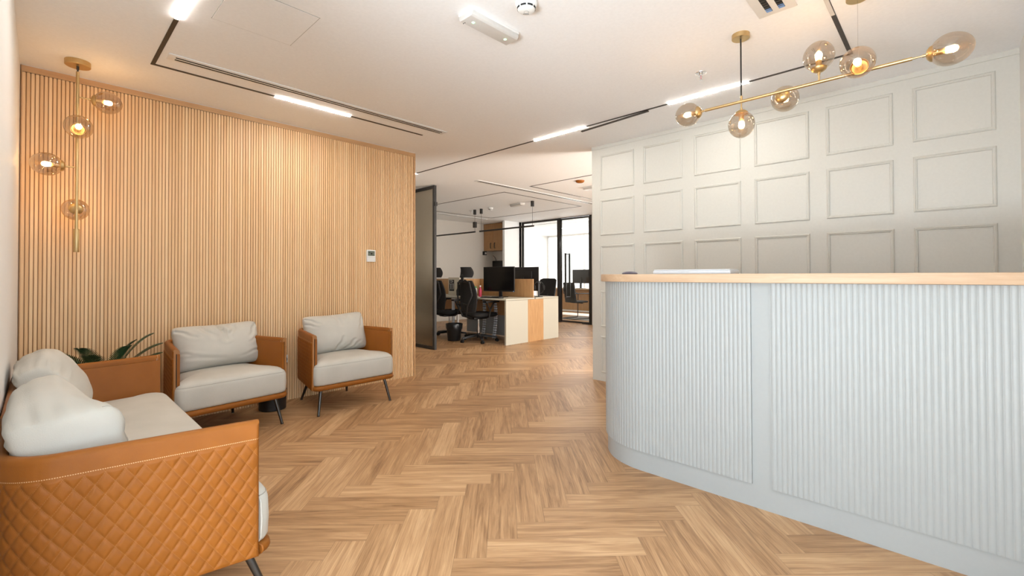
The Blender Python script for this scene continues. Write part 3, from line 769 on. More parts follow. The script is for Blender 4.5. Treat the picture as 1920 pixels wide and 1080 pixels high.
crM = [(0.0, 1.0, 0.10, 0.1, 0.05, 0.026), (-0.45, 0.9, -0.15, 0.3, 0.06, 0.010), (0.35, 0.8, 0.15, 0.2, 0.06, 0.010), (-0.75, -0.45, 0.0, -0.70, 0.07, 0.004), (0.9, -0.4, 0.4, -0.7, 0.05, 0.006), (-0.9, 0.75, -0.6, 0.4, 0.05, 0.012), (0.92, 0.8, 0.7, 0.2, 0.05, 0.010), (-0.95, -0.2, -0.6, -0.4, 0.04, 0.008), (0.95, 0.2, 0.65, -0.1, 0.04, 0.008)]
crR = [(0.0, 0.9, 0.05, 0.3, 0.06, 0.010), (-0.15, -0.9, 0.1, -0.3, 0.05, 0.013), (0.15, -0.95, 0.45, -0.5, 0.05, 0.012), (0.35, -0.95, 0.65, -0.6, 0.04, 0.010), (-0.9, 0.8, -0.6, 0.5, 0.05, 0.012), (-0.95, 0.55, -0.7, 0.35, 0.04, 0.010), (0.92, 0.7, 0.75, 0.1, 0.05, 0.008), (0.3, 0.9, 0.2, 0.55, 0.04, 0.008), (0.5, 0.9, 0.4, 0.55, 0.04, 0.008)]
def dart(u, side=1, v0=0.80, v1=0.97): return [(u * (1 + 0.02 * math.sin(k)), v0 + (v1 - v0) * k / 5, side) for k in range(6)]
pillow('greige cushion without a centre crease leaning in the armchair nearest the opening', 0.585, 0.365, 0.105, crR, (-4.035, 1.872, 0.604), (R(-13), R(-2), R(91)), G, darts=[dart(0.92), dart(-0.92)])
pillow('greige cushion with a deep centre crease leaning in the middle armchair', 0.60, 0.35, 0.110, crM, (-4.02, 0.947, 0.596), (R(-15), R(-1), R(96)), G, darts=[dart(0.92), dart(-0.92)])
def cr_(p0, p1, p2, p3, t): return 0.5 * ((2 * p1) + (p2 - p0) * t + (2 * p0 - 5 * p1 + 4 * p2 - p3) * t * t + (3 * p1 - p0 - 3 * p2 + p3) * t ** 3)
def boxed_cushion(label, secs, group, seed, seam_from=0.07):
    """big back cushion with boxed ends, lofted along x through (x, outline) sections"""
    xs = [q[0] for q in secs]; n = len(secs[0][1]); per = 6; rg = random.Random(seed)
    cxm = sum(xs) / len(xs); org = Vector((cxm, 0.06, 0.60)); dense = []
    for x, o in secs:
        P = [Vector(p) for p in o]; d = []
        for k in range(n):
            for j in range(per): d.append(cr_(P[k - 1], P[k], P[(k + 1) % n], P[(k + 2) % n], j / per))
        dense.append(d)
    N = n * per; x0, x1 = xs[0], xs[-1]; L = x1 - x0
    def section(x):
        x = max(min(x, max(xs)), min(xs))
        for k in range(len(xs) - 1):
            if (xs[k] - x) * (xs[k + 1] - x) <= 0:
                t = (x - xs[k]) / (xs[k + 1] - xs[k]); a = dense[max(k - 1, 0)]; b_ = dense[k]; c_ = dense[k + 1]; d_ = dense[min(k + 2, len(xs) - 1)]
                return [cr_(a[i], b_[i], c_[i], d_[i], t) for i in range(N)]
    stations = [(0.0, 0.30), (0.0008, 0.55), (0.003, 0.74), (0.008, 0.85), (0.014, 0.905), (0.022, 0.945), (0.030, 0.968), (0.0345, 0.972), (0.038, 0.977), (0.048, 0.992), (0.062, 1.0)]
    al = abs(L); prof = [(d, f) for d, f in stations] + [(0.062 + (al - 0.124) * k / 40, 1.0) for k in range(1, 40)] + [(al - d, f) for d, f in stations[::-1]]
    ph = [rg.uniform(0, 6) for _ in range(6)]
    b = NB(); rings = []; seam_rings = []; sg = 1 if L > 0 else -1
    for d, f in prof:
        x = x0 + sg * d; S = section(x0 + sg * min(max(d, 0.03), al - 0.03)); c = sum((p for p in S), Vector((0, 0))) / N; ring = []
        for i, p in enumerate(S):
            e = p - c; rr = e.length
            dn = min(d, al - d); u = i / N * 2 * PI
            wr = 0.0055 * math.exp(-((dn - 0.055) / 0.045) ** 2) * (math.sin(11 * u + ph[0]) * math.sin(5 * u + ph[1]) + 0.5 * math.sin(19 * u + ph[2]))
            wr += 0.0032 * math.sin(9 * u + 16 * d + ph[3]) * math.sin(4 * u - 11 * d + ph[4]) * min(1, dn / 0.1)
            wr *= min(1, f)
            q = c + e * f + e.normalized() * wr * (f > 0.9)
            ring.append(b.verts.new(Vector((x, q.x, q.y)) - org))
        rings.append(ring)
        if abs(d - 0.0345) < 1e-4 or abs(al - d - 0.0345) < 1e-4: seam_rings.append([v.co.copy() for v in ring])
    for a, c in zip(rings, rings[1:]):
        for i in range(N): b.faces.new((a[i], a[(i + 1) % N], c[(i + 1) % N], c[i]))
    b.faces.new(rings[0]); b.faces.new(rings[-1])
    o = to_obj('cushion', b, 'greige_cloth', loc=org, sharp=85); tag(o, label, 'cushion', group)
    for pts in seam_rings:
        pts = [p for p in pts if p.y > seam_from]
        if len(pts) > 3: q = NB(); tube(q, pts, 0.0017, 5); to_obj('seam', q, 'greige_piping', o)
    return o
BK = [(-.03, .452), (-.046, .53), (-.050, .625)]
boxed_cushion('greige cushion at the far end of the sofa against the white wall', [
    (-2.77, BK + [(-.074, .670), (-.066, .712), (-.03, .735), (.02, .732), (.065, .700), (.105, .640), (.135, .565), (.143, .50), (.12, .452)]),
    (-2.95, BK + [(-.078, .680), (-.070, .728), (-.022, .765), (.030, .782), (.085, .752), (.138, .672), (.172, .585), (.172, .505), (.15, .452)]),
    (-3.18, BK + [(-.078, .675), (-.072, .720), (-.025, .755), (.030, .768), (.088, .735), (.145, .655), (.182, .570), (.182, .495), (.155, .452)]),
    (-3.36, BK + [(-.074, .665), (-.066, .705), (-.03, .728), (.02, .730), (.075, .700), (.130, .630), (.165, .555), (.168, .495), (.14, .452)])], G, 4)
boxed_cushion('greige cushion slumped in the near corner of the sofa behind the quilted arm', [
    (-1.775, BK + [(-.066, .680), (-.056, .712), (.00, .725), (.085, .738), (.150, .738), (.182, .700), (.192, .600), (.188, .51), (.165, .452)]),
    (-1.93, BK + [(-.070, .690), (-.058, .742), (-.01, .765), (.050, .768), (.110, .742), (.160, .690), (.190, .600), (.188, .51), (.165, .452)]),
    (-2.15, BK + [(-.070, .695), (-.056, .752), (-.005, .785), (.048, .785), (.090, .735), (.130, .665), (.165, .585), (.170, .505), (.15, .452)]),
    (-2.37, BK + [(-.066, .680), (-.056, .725), (-.01, .752), (.035, .750), (.080, .705), (.120, .640), (.150, .565), (.155, .50), (.13, .452)])], G, 9)

# ---------------------------------------------------------------- plant, pot, wall devices
o = thing('potted_palm', 'dark green potted cycad palm behind the far sofa arm', 'plant', (-4.06, 0.30, 0))
b = NB(); lathe(b, [(0, 0), (0.095, 0), (0.10, 0.01), (0.115, 0.24), (0.118, 0.25), (0.108, 0.25), (0.105, 0.23), (0, 0.23)], 28); to_obj('pot', b, 'black_plastic', o)
b = NB(); lathe(b, [(0, 0.24), (0.104, 0.232), (0.104, 0.22), (0, 0.22)], 20); to_obj('soil', b, 'soil_dark', o)
b = NB(); lathe(b, [(0, 0.22), (0.035, 0.22), (0.04, 0.28), (0.03, 0.33), (0, 0.34)], 14); to_obj('trunk', b, 'soil_dark', o)
prn = random.Random(3)
fr = [(-86, 0.33, 0.36, 0.03), (-60, 0.26, 0.36, 0.03), (-75, 0.30, 0.33, 0.06), (70, 0.16, 0.40, 0.03), (82, 0.25, 0.44, 0.03), (40, 0.16, 0.37, 0.03), (-25, 0.22, 0.34, 0.03), (80, 0.30, 0.36, 0.02), (70, 0.30, 0.30, 0.05), (-95, 0.24, 0.36, 0.05), (10, 0.24, 0.30, 0.03), (-40, 0.20, 0.39, 0.05)]
for az, reach, rise, dx in fr:
    b = NB(); a = R(az); dirv = Vector((math.cos(a), math.sin(a), 0)); side = Vector((-dirv.y, dirv.x, 0)); N = 34
    def pos(s): return Vector((dx, 0, 0.32)) + dirv * (reach * (0.25 * s + 0.75 * s * s ** 0.2)) + Vector((0, 0, 0.98 * rise * (1.55 * s - 0.62 * s * s)))
    tube(b, [pos(k / 12) for k in range(13)], 0.0035, 6, False, [1 - 0.07 * k for k in range(13)])
    for k in range(4, N + 1):
        s = k / N; p = pos(s); tg = (pos(min(1, s + 0.02)) - pos(s - 0.02)).normalized()
        L = 0.095 * math.sin(PI * min(1, 0.12 + 0.86 * s)) ** 0.6
        for sd in (-1, 1):
            dd = (side * sd * 0.86 + tg * 0.55 + Vector((0, 0, 0.16))).normalized(); wv_ = tg * 0.0042
            tip = p + dd * L; mid = p + dd * L * 0.5 + Vector((0, 0, 0.004)); nn = Vector((0, 0, 0.0008))
            vs = [b.verts.new(p - wv_), b.verts.new(mid - wv_), b.verts.new(tip), b.verts.new(mid + wv_), b.verts.new(p + wv_)]; b.faces.new(vs)
    to_obj('frond', b, 'palm_green', o)
b = NB(); lathe(b, [(0, 0), (0.098, 0), (0.104, 0.006), (0.106, 0.15), (0.109, 0.16), (0.100, 0.16), (0.098, 0.012), (0, 0.012)], 36)
o = to_obj('floor_pot', b, 'black_plastic', loc=(-4.135, 1.372, 0)); tag(o, 'low round black pot on the floor between the two armchairs', 'pot')
o = thing('thermostat', 'white wall thermostat with grey display on the slatted wall', 'thermostat', (XS, 2.383, 1.330), R(90))
b = NB(); box(b, -0.050, 0.050, -0.016, 0.0, -0.062, 0.062); to_obj('body', b, 'white_plastic', o, bevel=0.004)
b = NB(); box(b, -0.038, 0.038, -0.0172, -0.0155, 0.000, 0.050); to_obj('display', b, 'lcd_grey', o)
b = NB(); box(b, -0.030, -0.012, -0.0176, -0.0171, 0.030, 0.036); box(b, -0.006, 0.012, -0.0176, -0.0171, 0.014, 0.030); to_obj('display_digits', b, 'slot_dark', o)
b = NB(); box(b, -0.045, 0.045, -0.0168, -0.0158, -0.014, -0.0125); to_obj('flap_line', b, 'grey_plastic', o)
o = thing('wall_socket', 'small white wall socket on the slatted wall beside the middle armchair', 'socket', (XS, 1.535, 0.375), R(90))
b = NB(); box(b, -0.028, 0.028, -0.008, 0, -0.035, 0.035); to_obj('plate', b, 'white_plastic', o, bevel=0.003)
b = NB(); cyl(b, (0, -0.03, 0.0), (0, -0.009, 0.0), 0.018, 0.022); to_obj('plug', b, 'grey_plastic', o)

# ---------------------------------------------------------------- reception counter
o = thing('reception_counter', 'white fluted reception counter with rounded end and pale oak top', 'counter', (0, 0, 0))
XE = 0.322; FY = 2.400
def ctr(off):       # plan line of the counter front, offset outwards
    return fillet([(XE, FY - off), (-1.680 - off, FY - off), (-1.680 - off, 3.30)], [0, 0.395 + off, 0], 40)
def slab(off_o, off_i, z0, z1, mat, name, bev=0):
    a = ctr(off_o); c = ctr(off_i)
    if off_i < -0.39: c = [Vector((XE, FY - off_i)), Vector((-1.680 - off_i, FY - off_i)), Vector((-1.680 - off_i, 3.30))]
    b = NB(); A0 = [b.verts.new((*p, z0)) for p in a]; A1 = [b.verts.new((*p, z1)) for p in a]; C0 = [b.verts.new((*p, z0)) for p in c]; C1 = [b.verts.new((*p, z1)) for p in c]
    for i in range(len(a) - 1): b.faces.new((A0[i], A0[i + 1], A1[i + 1], A1[i]))
    for i in range(len(c) - 1): b.faces.new((C0[i], C0[i + 1], C1[i + 1], C1[i]))
    for U, W in ((A0, C0), (A1, C1)): b.faces.new(U + W[::-1])
    b.faces.new((A0[0], A1[0], C1[0], C0[0])); b.faces.new((A0[-1], A1[-1], C1[-1], C0[-1]))
    return to_obj(name, b, mat, o, bevel=bev)
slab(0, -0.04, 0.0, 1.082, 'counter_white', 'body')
slab(0.040, -0.42, 1.082, 1.127, 'oak_top', 'countertop', 0.003)
# flutes
def flutes(s0, s1, name):
    line, L = resample(ctr(0.0), 0.0013); nr = normals2(line); pitch = 0.0207
    # arclength measured from the right end
    b = NB(); rows_ = []; i0 = max(0, int(s0 / L * (len(line) - 1))); i1 = min(len(line) - 1, int(s1 / L * (len(line) - 1)))
    for i in range(i0, i1 + 1):
        s = L * i / (len(line) - 1); ph = ((s - s0) / pitch) % 1.0
        h = 0.0080 + 0.0040 * math.sqrt(max(0, 1 - (0.93 * (2 * ph - 1)) ** 2))
        p = line[i]; n = nr[i]
        q = p + n * h
        rows_.append((p, q))
    Z0, Z1 = 0.113, 1.081
    vo0 = [b.verts.new((*q, Z0)) for p, q in rows_]; vo1 = [b.verts.new((*q, Z1)) for p, q in rows_]
    vi0 = [b.verts.new((*p, Z0)) for p, q in rows_]; vi1 = [b.verts.new((*p, Z1)) for p, q in rows_]
    for i in range(len(rows_) - 1):
        b.faces.new((vo0[i], vo0[i + 1], vo1[i + 1], vo1[i])); b.faces.new((vi0[i], vi0[i + 1], vo0[i + 1], vo0[i])); b.faces.new((vi1[i], vi1[i + 1], vo1[i + 1], vo1[i]))
    for k in (0, -1): b.faces.new((vi0[k], vo0[k], vo1[k], vi1[k]))
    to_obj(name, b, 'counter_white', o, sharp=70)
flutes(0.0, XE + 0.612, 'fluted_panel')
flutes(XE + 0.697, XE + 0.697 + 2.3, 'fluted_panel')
# staff side: lower desk and plinth
b = NB(); box(b, -1.63, XE, FY + 0.3, FY + 0.85, 0.715, 0.74); to_obj('staff_desk', b, 'oak_top', o)
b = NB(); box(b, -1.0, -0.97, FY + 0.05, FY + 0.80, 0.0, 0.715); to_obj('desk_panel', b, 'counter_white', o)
# things on the counter top
o = thing('document_box', 'flat silver white box lying on the counter top', 'box', (-1.07, 2.60, 1.127), R(6))
b = NB(); box(b, -0.215, 0.215, -0.03, 0.20, 0, 0.020); to_obj('tray', b, 'silver_white', o, bevel=0.006)
b = NB(); box(b, -0.21, 0.21, -0.025, 0.195, 0.020, 0.026); to_obj('lid', b, 'silver_white', o, bevel=0.004)
o = thing('computer_mouse', 'small dark violet-grey mouse near the rounded end of the counter', 'mouse', (-1.53, 2.72, 1.127), R(40))
b = NB(); lathe(b, [(0, 0), (0.030, 0), (0.033, 0.006), (0.028, 0.013), (0.016, 0.018), (0, 0.0195)], 24, Matrix.Diagonal((1.6, 1, 1, 1))); to_obj('body', b, 'violet_grey', o)
b = NB(); box(b, 0.012, 0.03, -0.002, 0.002, 0.015, 0.0175); to_obj('scroll_wheel', b, 'black_rubber', o)

# ---------------------------------------------------------------- office: workstation
DX0, DX1, DY0, DY1, DZ = -7.95, -5.126, 5.187, 6.54, 0.743
o = thing('workstation', 'cream and oak bench desk cluster with oak divider in the office', 'desk', (DX1, DY0, 0))
def L_(x0, x1, y0, y1, z0, z1): return (x0 - DX1, x1 - DX1, y0 - DY0, y1 - DY0, z0, z1)
XM = -6.53
for (x0, x1) in ((XM + 0.001, DX1), (DX0, XM - 0.001)):
    for (y0, y1) in ((DY0, 5.885), (5.915, DY1)):
        b = NB(); box(b, *L_(x0, x1, y0, y1, DZ - 0.025, DZ)); to_obj('desktop', b, 'desk_cream', o, bevel=0.002)
for (y0, y1, mt, nm) in ((DY0, 5.714, 'desk_cream', 'end_panel'), (5.714, 6.119, 'oak_laminate', 'oak_end_panel'), (6.119, DY1, 'desk_cream', 'end_panel')):
    b = NB(); box(b, *L_(DX1 - 0.03, DX1, y0 + 0.0008, y1 - 0.0008, 0, DZ - 0.028)); to_obj(nm, b, mt, o)
for x in (XM, DX0 + 0.02):
    for (y0, y1) in ((DY0 + 0.03, DY0 + 0.07), (DY1 - 0.07, DY1 - 0.03)):
        b = NB(); box(b, *L_(x - 0.02, x + 0.02, y0, y1, 0, DZ - 0.026)); to_obj('leg', b, 'pure_white', o)
    b = NB(); box(b, *L_(x - 0.015, x + 0.015, DY0 + 0.07, DY1 - 0.07, DZ - 0.09, DZ - 0.03)); to_obj('beam', b, 'pure_white', o)
b = NB(); box(b, *L_(DX0, DX1 - 0.04, 5.889, 5.911, DZ - 0.02, 1.062)); to_obj('divider', b, 'oak_laminate', o, bevel=0.004)
b = NB(); box(b, *L_(DX0, DX1 - 0.035, 5.85, 5.88, 0.40, DZ - 0.026)); to_obj('modesty_panel', b, 'oak_laminate', o)
b = NB(); box(b, *L_(XM - 0.012, XM + 0.012, 5.45, 5.885, DZ, 1.062)); to_obj('side_divider', b, 'oak_laminate', o, bevel=0.003)
b = NB(); box(b, *L_(-6.95, -5.75, 5.92, 5.95, 0.02, 0.40)); to_obj('cable_box', b, 'desk_grey', o)
# monitors
def monitor(label, x, y, rz, w=0.70, h=0.435, zb=0.10):
    m_ = thing('monitor', label, 'monitor', (x, y, DZ), rz)
    b = NB(); box(b, -w / 2, w / 2, 0, 0.022, zb, zb + h); box(b, -w * .3, w * .3, 0.022, 0.05, zb + 0.08, zb + h - 0.08); hs = to_obj('housing', b, 'black_plastic', m_, bevel=0.004)
    b = NB(); box(b, -w / 2 + 0.008, w / 2 - 0.008, -0.0015, 0.001, zb + 0.02, zb + h - 0.008); to_obj('screen', b, 'screen_black', hs)
    b = NB(); box(b, -0.035, 0.035, 0.05, 0.07, 0.008, zb + 0.25); to_obj('stand', b, 'black_plastic', m_, bevel=0.003)
    b = NB(); box(b, -0.12, 0.12, -0.05, 0.13, 0, 0.010); to_obj('foot', b, 'black_plastic', m_, bevel=0.004)
    return m_
m1 = monitor('large black monitor facing the chairs on the near side of the oak divider', -5.70, 5.58, R(6))
b = NB(); cyl(b, (0.335, -0.002, 0.108), (0.335, 0.002, 0.108), 0.005, n=10); to_obj('power_light', b, 'blue_led', m1)
monitor('black monitor turned away on the far side of the oak divider', -5.66, 6.22, R(180))
# wall screen in the niche with cable and socket
o = thing('wall_screen', 'black screen on the wall below the oak cupboard', 'screen', (-8.71, 8.62, 1.36))
b = NB(); box(b, -0.28, 0.28, -0.05, 0, -0.17, 0.165); to_obj('housing', b, 'black_plastic', o, bevel=0.005)
b = NB(); box(b, -0.27, 0.27, -0.052, -0.0495, -0.155, 0.155); to_obj('screen', b, 'screen_black', o)
b = NB(); tube(b, [(-0.28, -0.02, 0.31), (-0.20, -0.03, 0.26), (-0.17, -0.025, 0.20), (-0.16, -0.02, 0.16)], 0.006, 8); to_obj('cable', b, 'black_rubber', o)
o = thing('power_box', 'small black power box with white plug under the oak cupboard', 'socket', (-9.03, 8.30, 1.725), R(90))
b = NB(); box(b, -0.055, 0.055, -0.05, 0, -0.05, 0.05); to_obj('body', b, 'black_plastic', o, bevel=0.004)
b = NB(); box(b, -0.02, 0.025, -0.075, -0.05, -0.025, 0.025); to_obj('plug', b, 'white_plastic', o, bevel=0.003)
# cupboard
o = thing('wall_cupboard', 'oak two-door cupboard hung high in the office niche', 'cabinet', (-8.67, 8.31, 1.785))
b = NB(); box(b, -0.36, 0.36, 0.0, 0.30, 0, 0.715); to_obj('carcass', b, 'oak_cabinet', o)
for s in (-1, 1):
    b = NB(); box(b, min(0, s * 0.358) + 0.0015, max(0, s * 0.358) - 0.0015, -0.02, -0.001, 0.003, 0.712); d_ = to_obj('door', b, 'oak_cabinet', o, bevel=0.001)
    b = NB(); tube(b, [(s * 0.075, -0.02, 0.06), (s * 0.075, -0.045, 0.065), (s * 0.075, -0.045, 0.195), (s * 0.075, -0.02, 0.20)], 0.010, 8); to_obj('handle', b, 'black_metal', d_)
# linear pendants
def bar_pendant(label, x0, x1, y, cords):
    o = thing('bar_pendant', label, 'pendant lamp', (x0, y, CE))
    for x in cords:
        b = NB(); cyl(b, (x - x0, 0, -0.10), (x - x0, 0, 0), 0.032, n=20); to_obj('cord_block', b, 'black_metal', o)
        b = NB(); cyl(b, (x - x0, 0, 2.05 - CE), (x - x0, 0, -0.10), 0.003, n=6); to_obj('cord', b, 'black_rubber', o)
    b = NB(); cyl(b, (0, 0, 2.042 - CE), (x1 - x0, 0, 2.042 - CE), 0.016, n=16); to_obj('bar', b, 'black_metal', o)
    return o
bar_pendant('thin black bar pendant hanging over the near end of the office desks', -7.02, -5.53, 6.33, (-6.97, -5.56))
bp = bar_pendant('thin black bar pendant hanging towards the office side wall', -8.75, -7.16, 6.33, (-8.6, -7.17))
b = NB(); box(b, -7.20 + 8.75, -7.14 + 8.75, -0.03, 0.03, 2.13 - CE, 2.25 - CE); to_obj('driver_block', b, 'black_metal', bp)
# desk clutter
def clutter(name, label, cat, x, y, z=DZ, rz=0): return thing(name, label, cat, (x, y, z), rz)
o = clutter('keyboard', 'black keyboard in front of the large monitor', 'keyboard', -5.62, 5.33)
b = NB(); box(b, -0.21, 0.21, -0.065, 0.065, 0, 0.012); to_obj('body', b, 'black_plastic', o, bevel=0.003)
b = NB()
for i in range(14):
    for j in range(4): box(b, -0.2 + i * 0.0286, -0.2 + i * 0.0286 + 0.024, -0.055 + j * 0.028, -0.055 + j * 0.028 + 0.023, 0.012, 0.016)
to_obj('keys', b, 'black_rubber', o)
o = clutter('computer_mouse', 'black mouse on the near desk edge below the large monitor', 'mouse', -5.36, 5.30, rz=R(80))
b = NB(); lathe(b, [(0, 0), (0.03, 0), (0.033, 0.01), (0.025, 0.03), (0, 0.036)], 18, Matrix.Diagonal((1.6, 1, 1, 1))); to_obj('body', b, 'black_plastic', o)
def bottle(name, label, cat, x, y, prof, mat, capm, cz, cr):
    o = clutter(name, label, cat, x, y)
    b = NB(); lathe(b, prof, 18); to_obj('body', b, mat, o)
    b = NB(); cyl(b, (0, 0, cz), (0, 0, cz + 0.025), cr, n=14); to_obj('cap', b, capm, o)
bottle('spray_bottle', 'red bottle on the desk left of the large monitor', 'bottle', -6.00, 5.42, [(0, 0), (0.028, 0), (0.03, 0.01), (0.03, 0.13), (0.012, 0.17), (0.012, 0.18), (0, 0.18)], 'pen_red', 'white_plastic', 0.18, 0.014)
bottle('glue_bottle', 'white bottle with green cap on the desk beside the red bottle', 'bottle', -6.16, 5.46, [(0, 0), (0.022, 0), (0.023, 0.01), (0.023, 0.14), (0.01, 0.16), (0, 0.16)], 'white_plastic', 'pen_green', 0.16, 0.016)
bottle('hand_gel', 'white bottle with blue cap behind the high-backed chair', 'bottle', -6.28, 5.50, [(0, 0), (0.03, 0), (0.032, 0.01), (0.032, 0.15), (0.012, 0.17), (0, 0.17)], 'white_plastic', 'label_blue', 0.17, 0.014)
o = clutter('paper_sheet', 'loose white papers on the near desk', 'paper', -5.95, 5.30, rz=R(12))
b = NB(); box(b, -0.105, 0.105, -0.075, 0.075, 0, 0.004); box(b, -0.09, 0.11, -0.06, 0.085, 0.004, 0.007); to_obj('sheet', b, 'white_plastic', o)
o = clutter('product_box', 'cream cardboard box printed with a black panel on the far-left desk', 'box', -6.86, 5.53, rz=R(4))
b = NB(); box(b, -0.17, 0.13, 0, 0.20, 0, 0.345); to_obj('carton', b, 'box_cream', o, bevel=0.003)
b = NB(); box(b, -0.145, -0.005, -0.0015, 0.001, 0.085, 0.300); pn = to_obj('printed_panel', b, 'box_print', o)
b = NB()
tube(b, [(-0.12, -0.003, 0.285), (-0.06, -0.003, 0.285), (-0.04, -0.003, 0.27), (-0.06, -0.003, 0.255), (-0.115, -0.003, 0.255)], 0.004, 6)
for q in range(3): tube(b, [(-0.125 + 0.04 * q, -0.003, 0.22), (-0.105 + 0.04 * q, -0.003, 0.225), (-0.10 + 0.04 * q, -0.003, 0.20), (-0.10 + 0.04 * q, -0.003, 0.14), (-0.115 + 0.04 * q, -0.003, 0.115)], 0.004, 6)
to_obj('printed_mark', b, 'white_plastic', pn)
o = clutter('desk_bag', 'black pouch standing beside the printed cream box', 'bag', -6.66, 5.50, rz=R(4))
b = NB(); prism(b, [(-0.10, 0), (0.085, 0), (0.09, 0.22), (-0.04, 0.22), (-0.105, 0.10)], 0, 0.07, Matrix(((1, 0, 0, 0), (0, 0, 1, 0), (0, 1, 0, 0), (0, 0, 0, 1)))); to_obj('body', b, 'black_fabric', o, bevel=0.012)
b = NB(); tube(b, [(-0.02, 0.035, 0.21), (0.0, 0.035, 0.245), (0.04, 0.035, 0.245), (0.06, 0.035, 0.21)], 0.005, 6); to_obj('strap', b, 'black_fabric', o)
o = clutter('headset', 'black headset hanging on a stand at the divider end', 'headset', -5.215, 6.10, rz=R(60))
b = NB(); box(b, -0.06, 0.06, -0.05, 0.05, 0, 0.012); box(b, -0.015, 0.015, -0.008, 0.008, 0.012, 0.25); box(b, -0.03, 0.03, -0.03, 0.03, 0.24, 0.262); to_obj('stand', b, 'black_plastic', o, bevel=0.003)
b = NB(); tube(b, [(0.085 * math.cos(a), 0, 0.19 + 0.085 * math.sin(a)) for a in [PI * k / 14 for k in range(15)]], 0.008, 8); to_obj('headband', b, 'black_rubber', o)
for s in (-1, 1):
    b = NB(); lathe(b, [(0, -0.02), (0.035, -0.02), (0.042, 0), (0.035, 0.02), (0, 0.02)], 18, Matrix.Translation((s * 0.085, 0, 0.165)) @ Matrix.Rotation(R(90), 4, 'Y') @ Matrix.Diagonal((1.25, 1, 1, 1))); to_obj('ear_cup', b, 'black_fabric', o)
b = NB(); tube(b, [(0.085, 0, 0.14), (0.06, -0.05, 0.09), (0.0, -0.07, 0.06), (-0.04, -0.07, 0.055)], 0.004, 6); to_obj('microphone', b, 'black_plastic', o)
# cable spines
for lab, x, y in (('silver segmented cable spine under the near desk, left one', -6.15, 5.62), ('silver segmented cable spine under the near desk, right one', -5.86, 5.62)):
    o = thing('cable_spine', lab, 'cable spine', (x, y, 0), 0, 'cable spines under the desk'); b = NB(); q = NB()
    for k in range(17):
        s = k / 16; xx = 0.05 * math.sin(s * 2.6); box(b, xx - 0.028, xx + 0.028, -0.02, 0.02, 0.01 + k * 0.0425, 0.01 + k * 0.0425 + 0.030)
        cyl(q, (xx, 0, 0.0 + k * 0.0425), (xx, 0, 0.045 + k * 0.0415), 0.010, n=8)
    to_obj('segments', b, 'silver_white', o, bevel=0.005); to_obj('cable', q, 'black_rubber', o)
o = thing('rucksack', 'black bag standing under the near desk against the end panel', 'bag', (-5.32, 5.80, 0))
b = NB(); box(b, -0.13, 0.13, -0.08, 0.03, 0, 0.42); to_obj('body', b, 'black_fabric', o, bevel=0.045)
b = NB(); tube(b, [(-0.04, -0.03, 0.41), (-0.03, -0.03, 0.45), (0.03, -0.03, 0.45), (0.04, -0.03, 0.41)], 0.008, 8); to_obj('handle', b, 'black_fabric', o)
# waste bin
o = thing('waste_bin', 'black waste bin with bin liner beside the high-backed chair', 'bin', (-6.20, 4.99, 0))
b = NB(); lathe(b, [(0, 0), (0.105, 0), (0.110, 0.01), (0.135, 0.285), (0.139, 0.29), (0.131, 0.29), (0.106, 0.014), (0, 0.014)], 30); to_obj('body', b, 'black_plastic', o)
b = NB(); prof = [(0.128, 0.20), (0.133, 0.288), (0.141, 0.296), (0.146, 0.285), (0.142, 0.23), (0.137, 0.205)]; rings = []
for j, (r_, z_) in enumerate(prof):
    rings.append([b.verts.new(((r_ + (0.006 * math.sin(7 * a) + 0.004 * math.sin(13 * a + j)) * (j > 2)) * math.cos(a), (r_ + 0.006 * math.sin(7 * a) * (j > 2)) * math.sin(a), z_ + (0.02 * math.sin(5 * a) if j >= 4 else 0))) for a in [2 * PI * k / 40 for k in range(40)]])
for a, c in zip(rings, rings[1:]):
    for j in range(40): b.faces.new((a[j], a[(j + 1) % 40], c[(j + 1) % 40], c[j]))
to_obj('bin_liner', b, 'bag_black', o, sharp=80)

# ---------------------------------------------------------------- office chairs
def star_base(o, r=0.32, mat='black_plastic', ph=0.0):
    b = NB(); cyl(b, (0, 0, 0.065), (0, 0, 0.145), 0.032, 0.028, 18)
    for k in range(5):
        a = 2 * PI * k / 5 + ph; d_ = Vector((math.cos(a), math.sin(a), 0)); s_ = Vector((-d_.y, d_.x, 0))
        pts = [(0.02, 0.085, 0.125, 0.024), (0.15, 0.078, 0.115, 0.021), (r, 0.066, 0.088, 0.015)]; rg = []
        for (q, zl, zh, hw) in pts: rg.append([b.verts.new(d_ * q + s_ * sx_ * hw + Vector((0, 0, z))) for sx_, z in ((-1, zl), (1, zl), (1, zh), (-1, zh))])
        for u, w in zip(rg, rg[1:]):
            for j in range(4): b.faces.new((u[j], u[(j + 1) % 4], w[(j + 1) % 4], w[j]))
        b.faces.new(rg[0]); b.faces.new(rg[-1])
    base = to_obj('star_base', b, mat, o)
    for k in range(5):
        a = 2 * PI * k / 5 + ph; p = Vector((math.cos(a) * r, math.sin(a) * r, 0)); ax = Vector((-math.sin(a + 0.5), math.cos(a + 0.5), 0))
        b = NB(); cyl(b, p + Vector((0, 0, 0.05)), p + Vector((0, 0, 0.085)), 0.006, n=8)
        for s in (-1, 1): cyl(b, p + ax * (0.006 * s) + Vector((0, 0, 0.0275)), p + ax * (0.022 * s) + Vector((0, 0, 0.0275)), 0.0275, n=16)
        to_obj('caster', b, 'black_rubber', base)
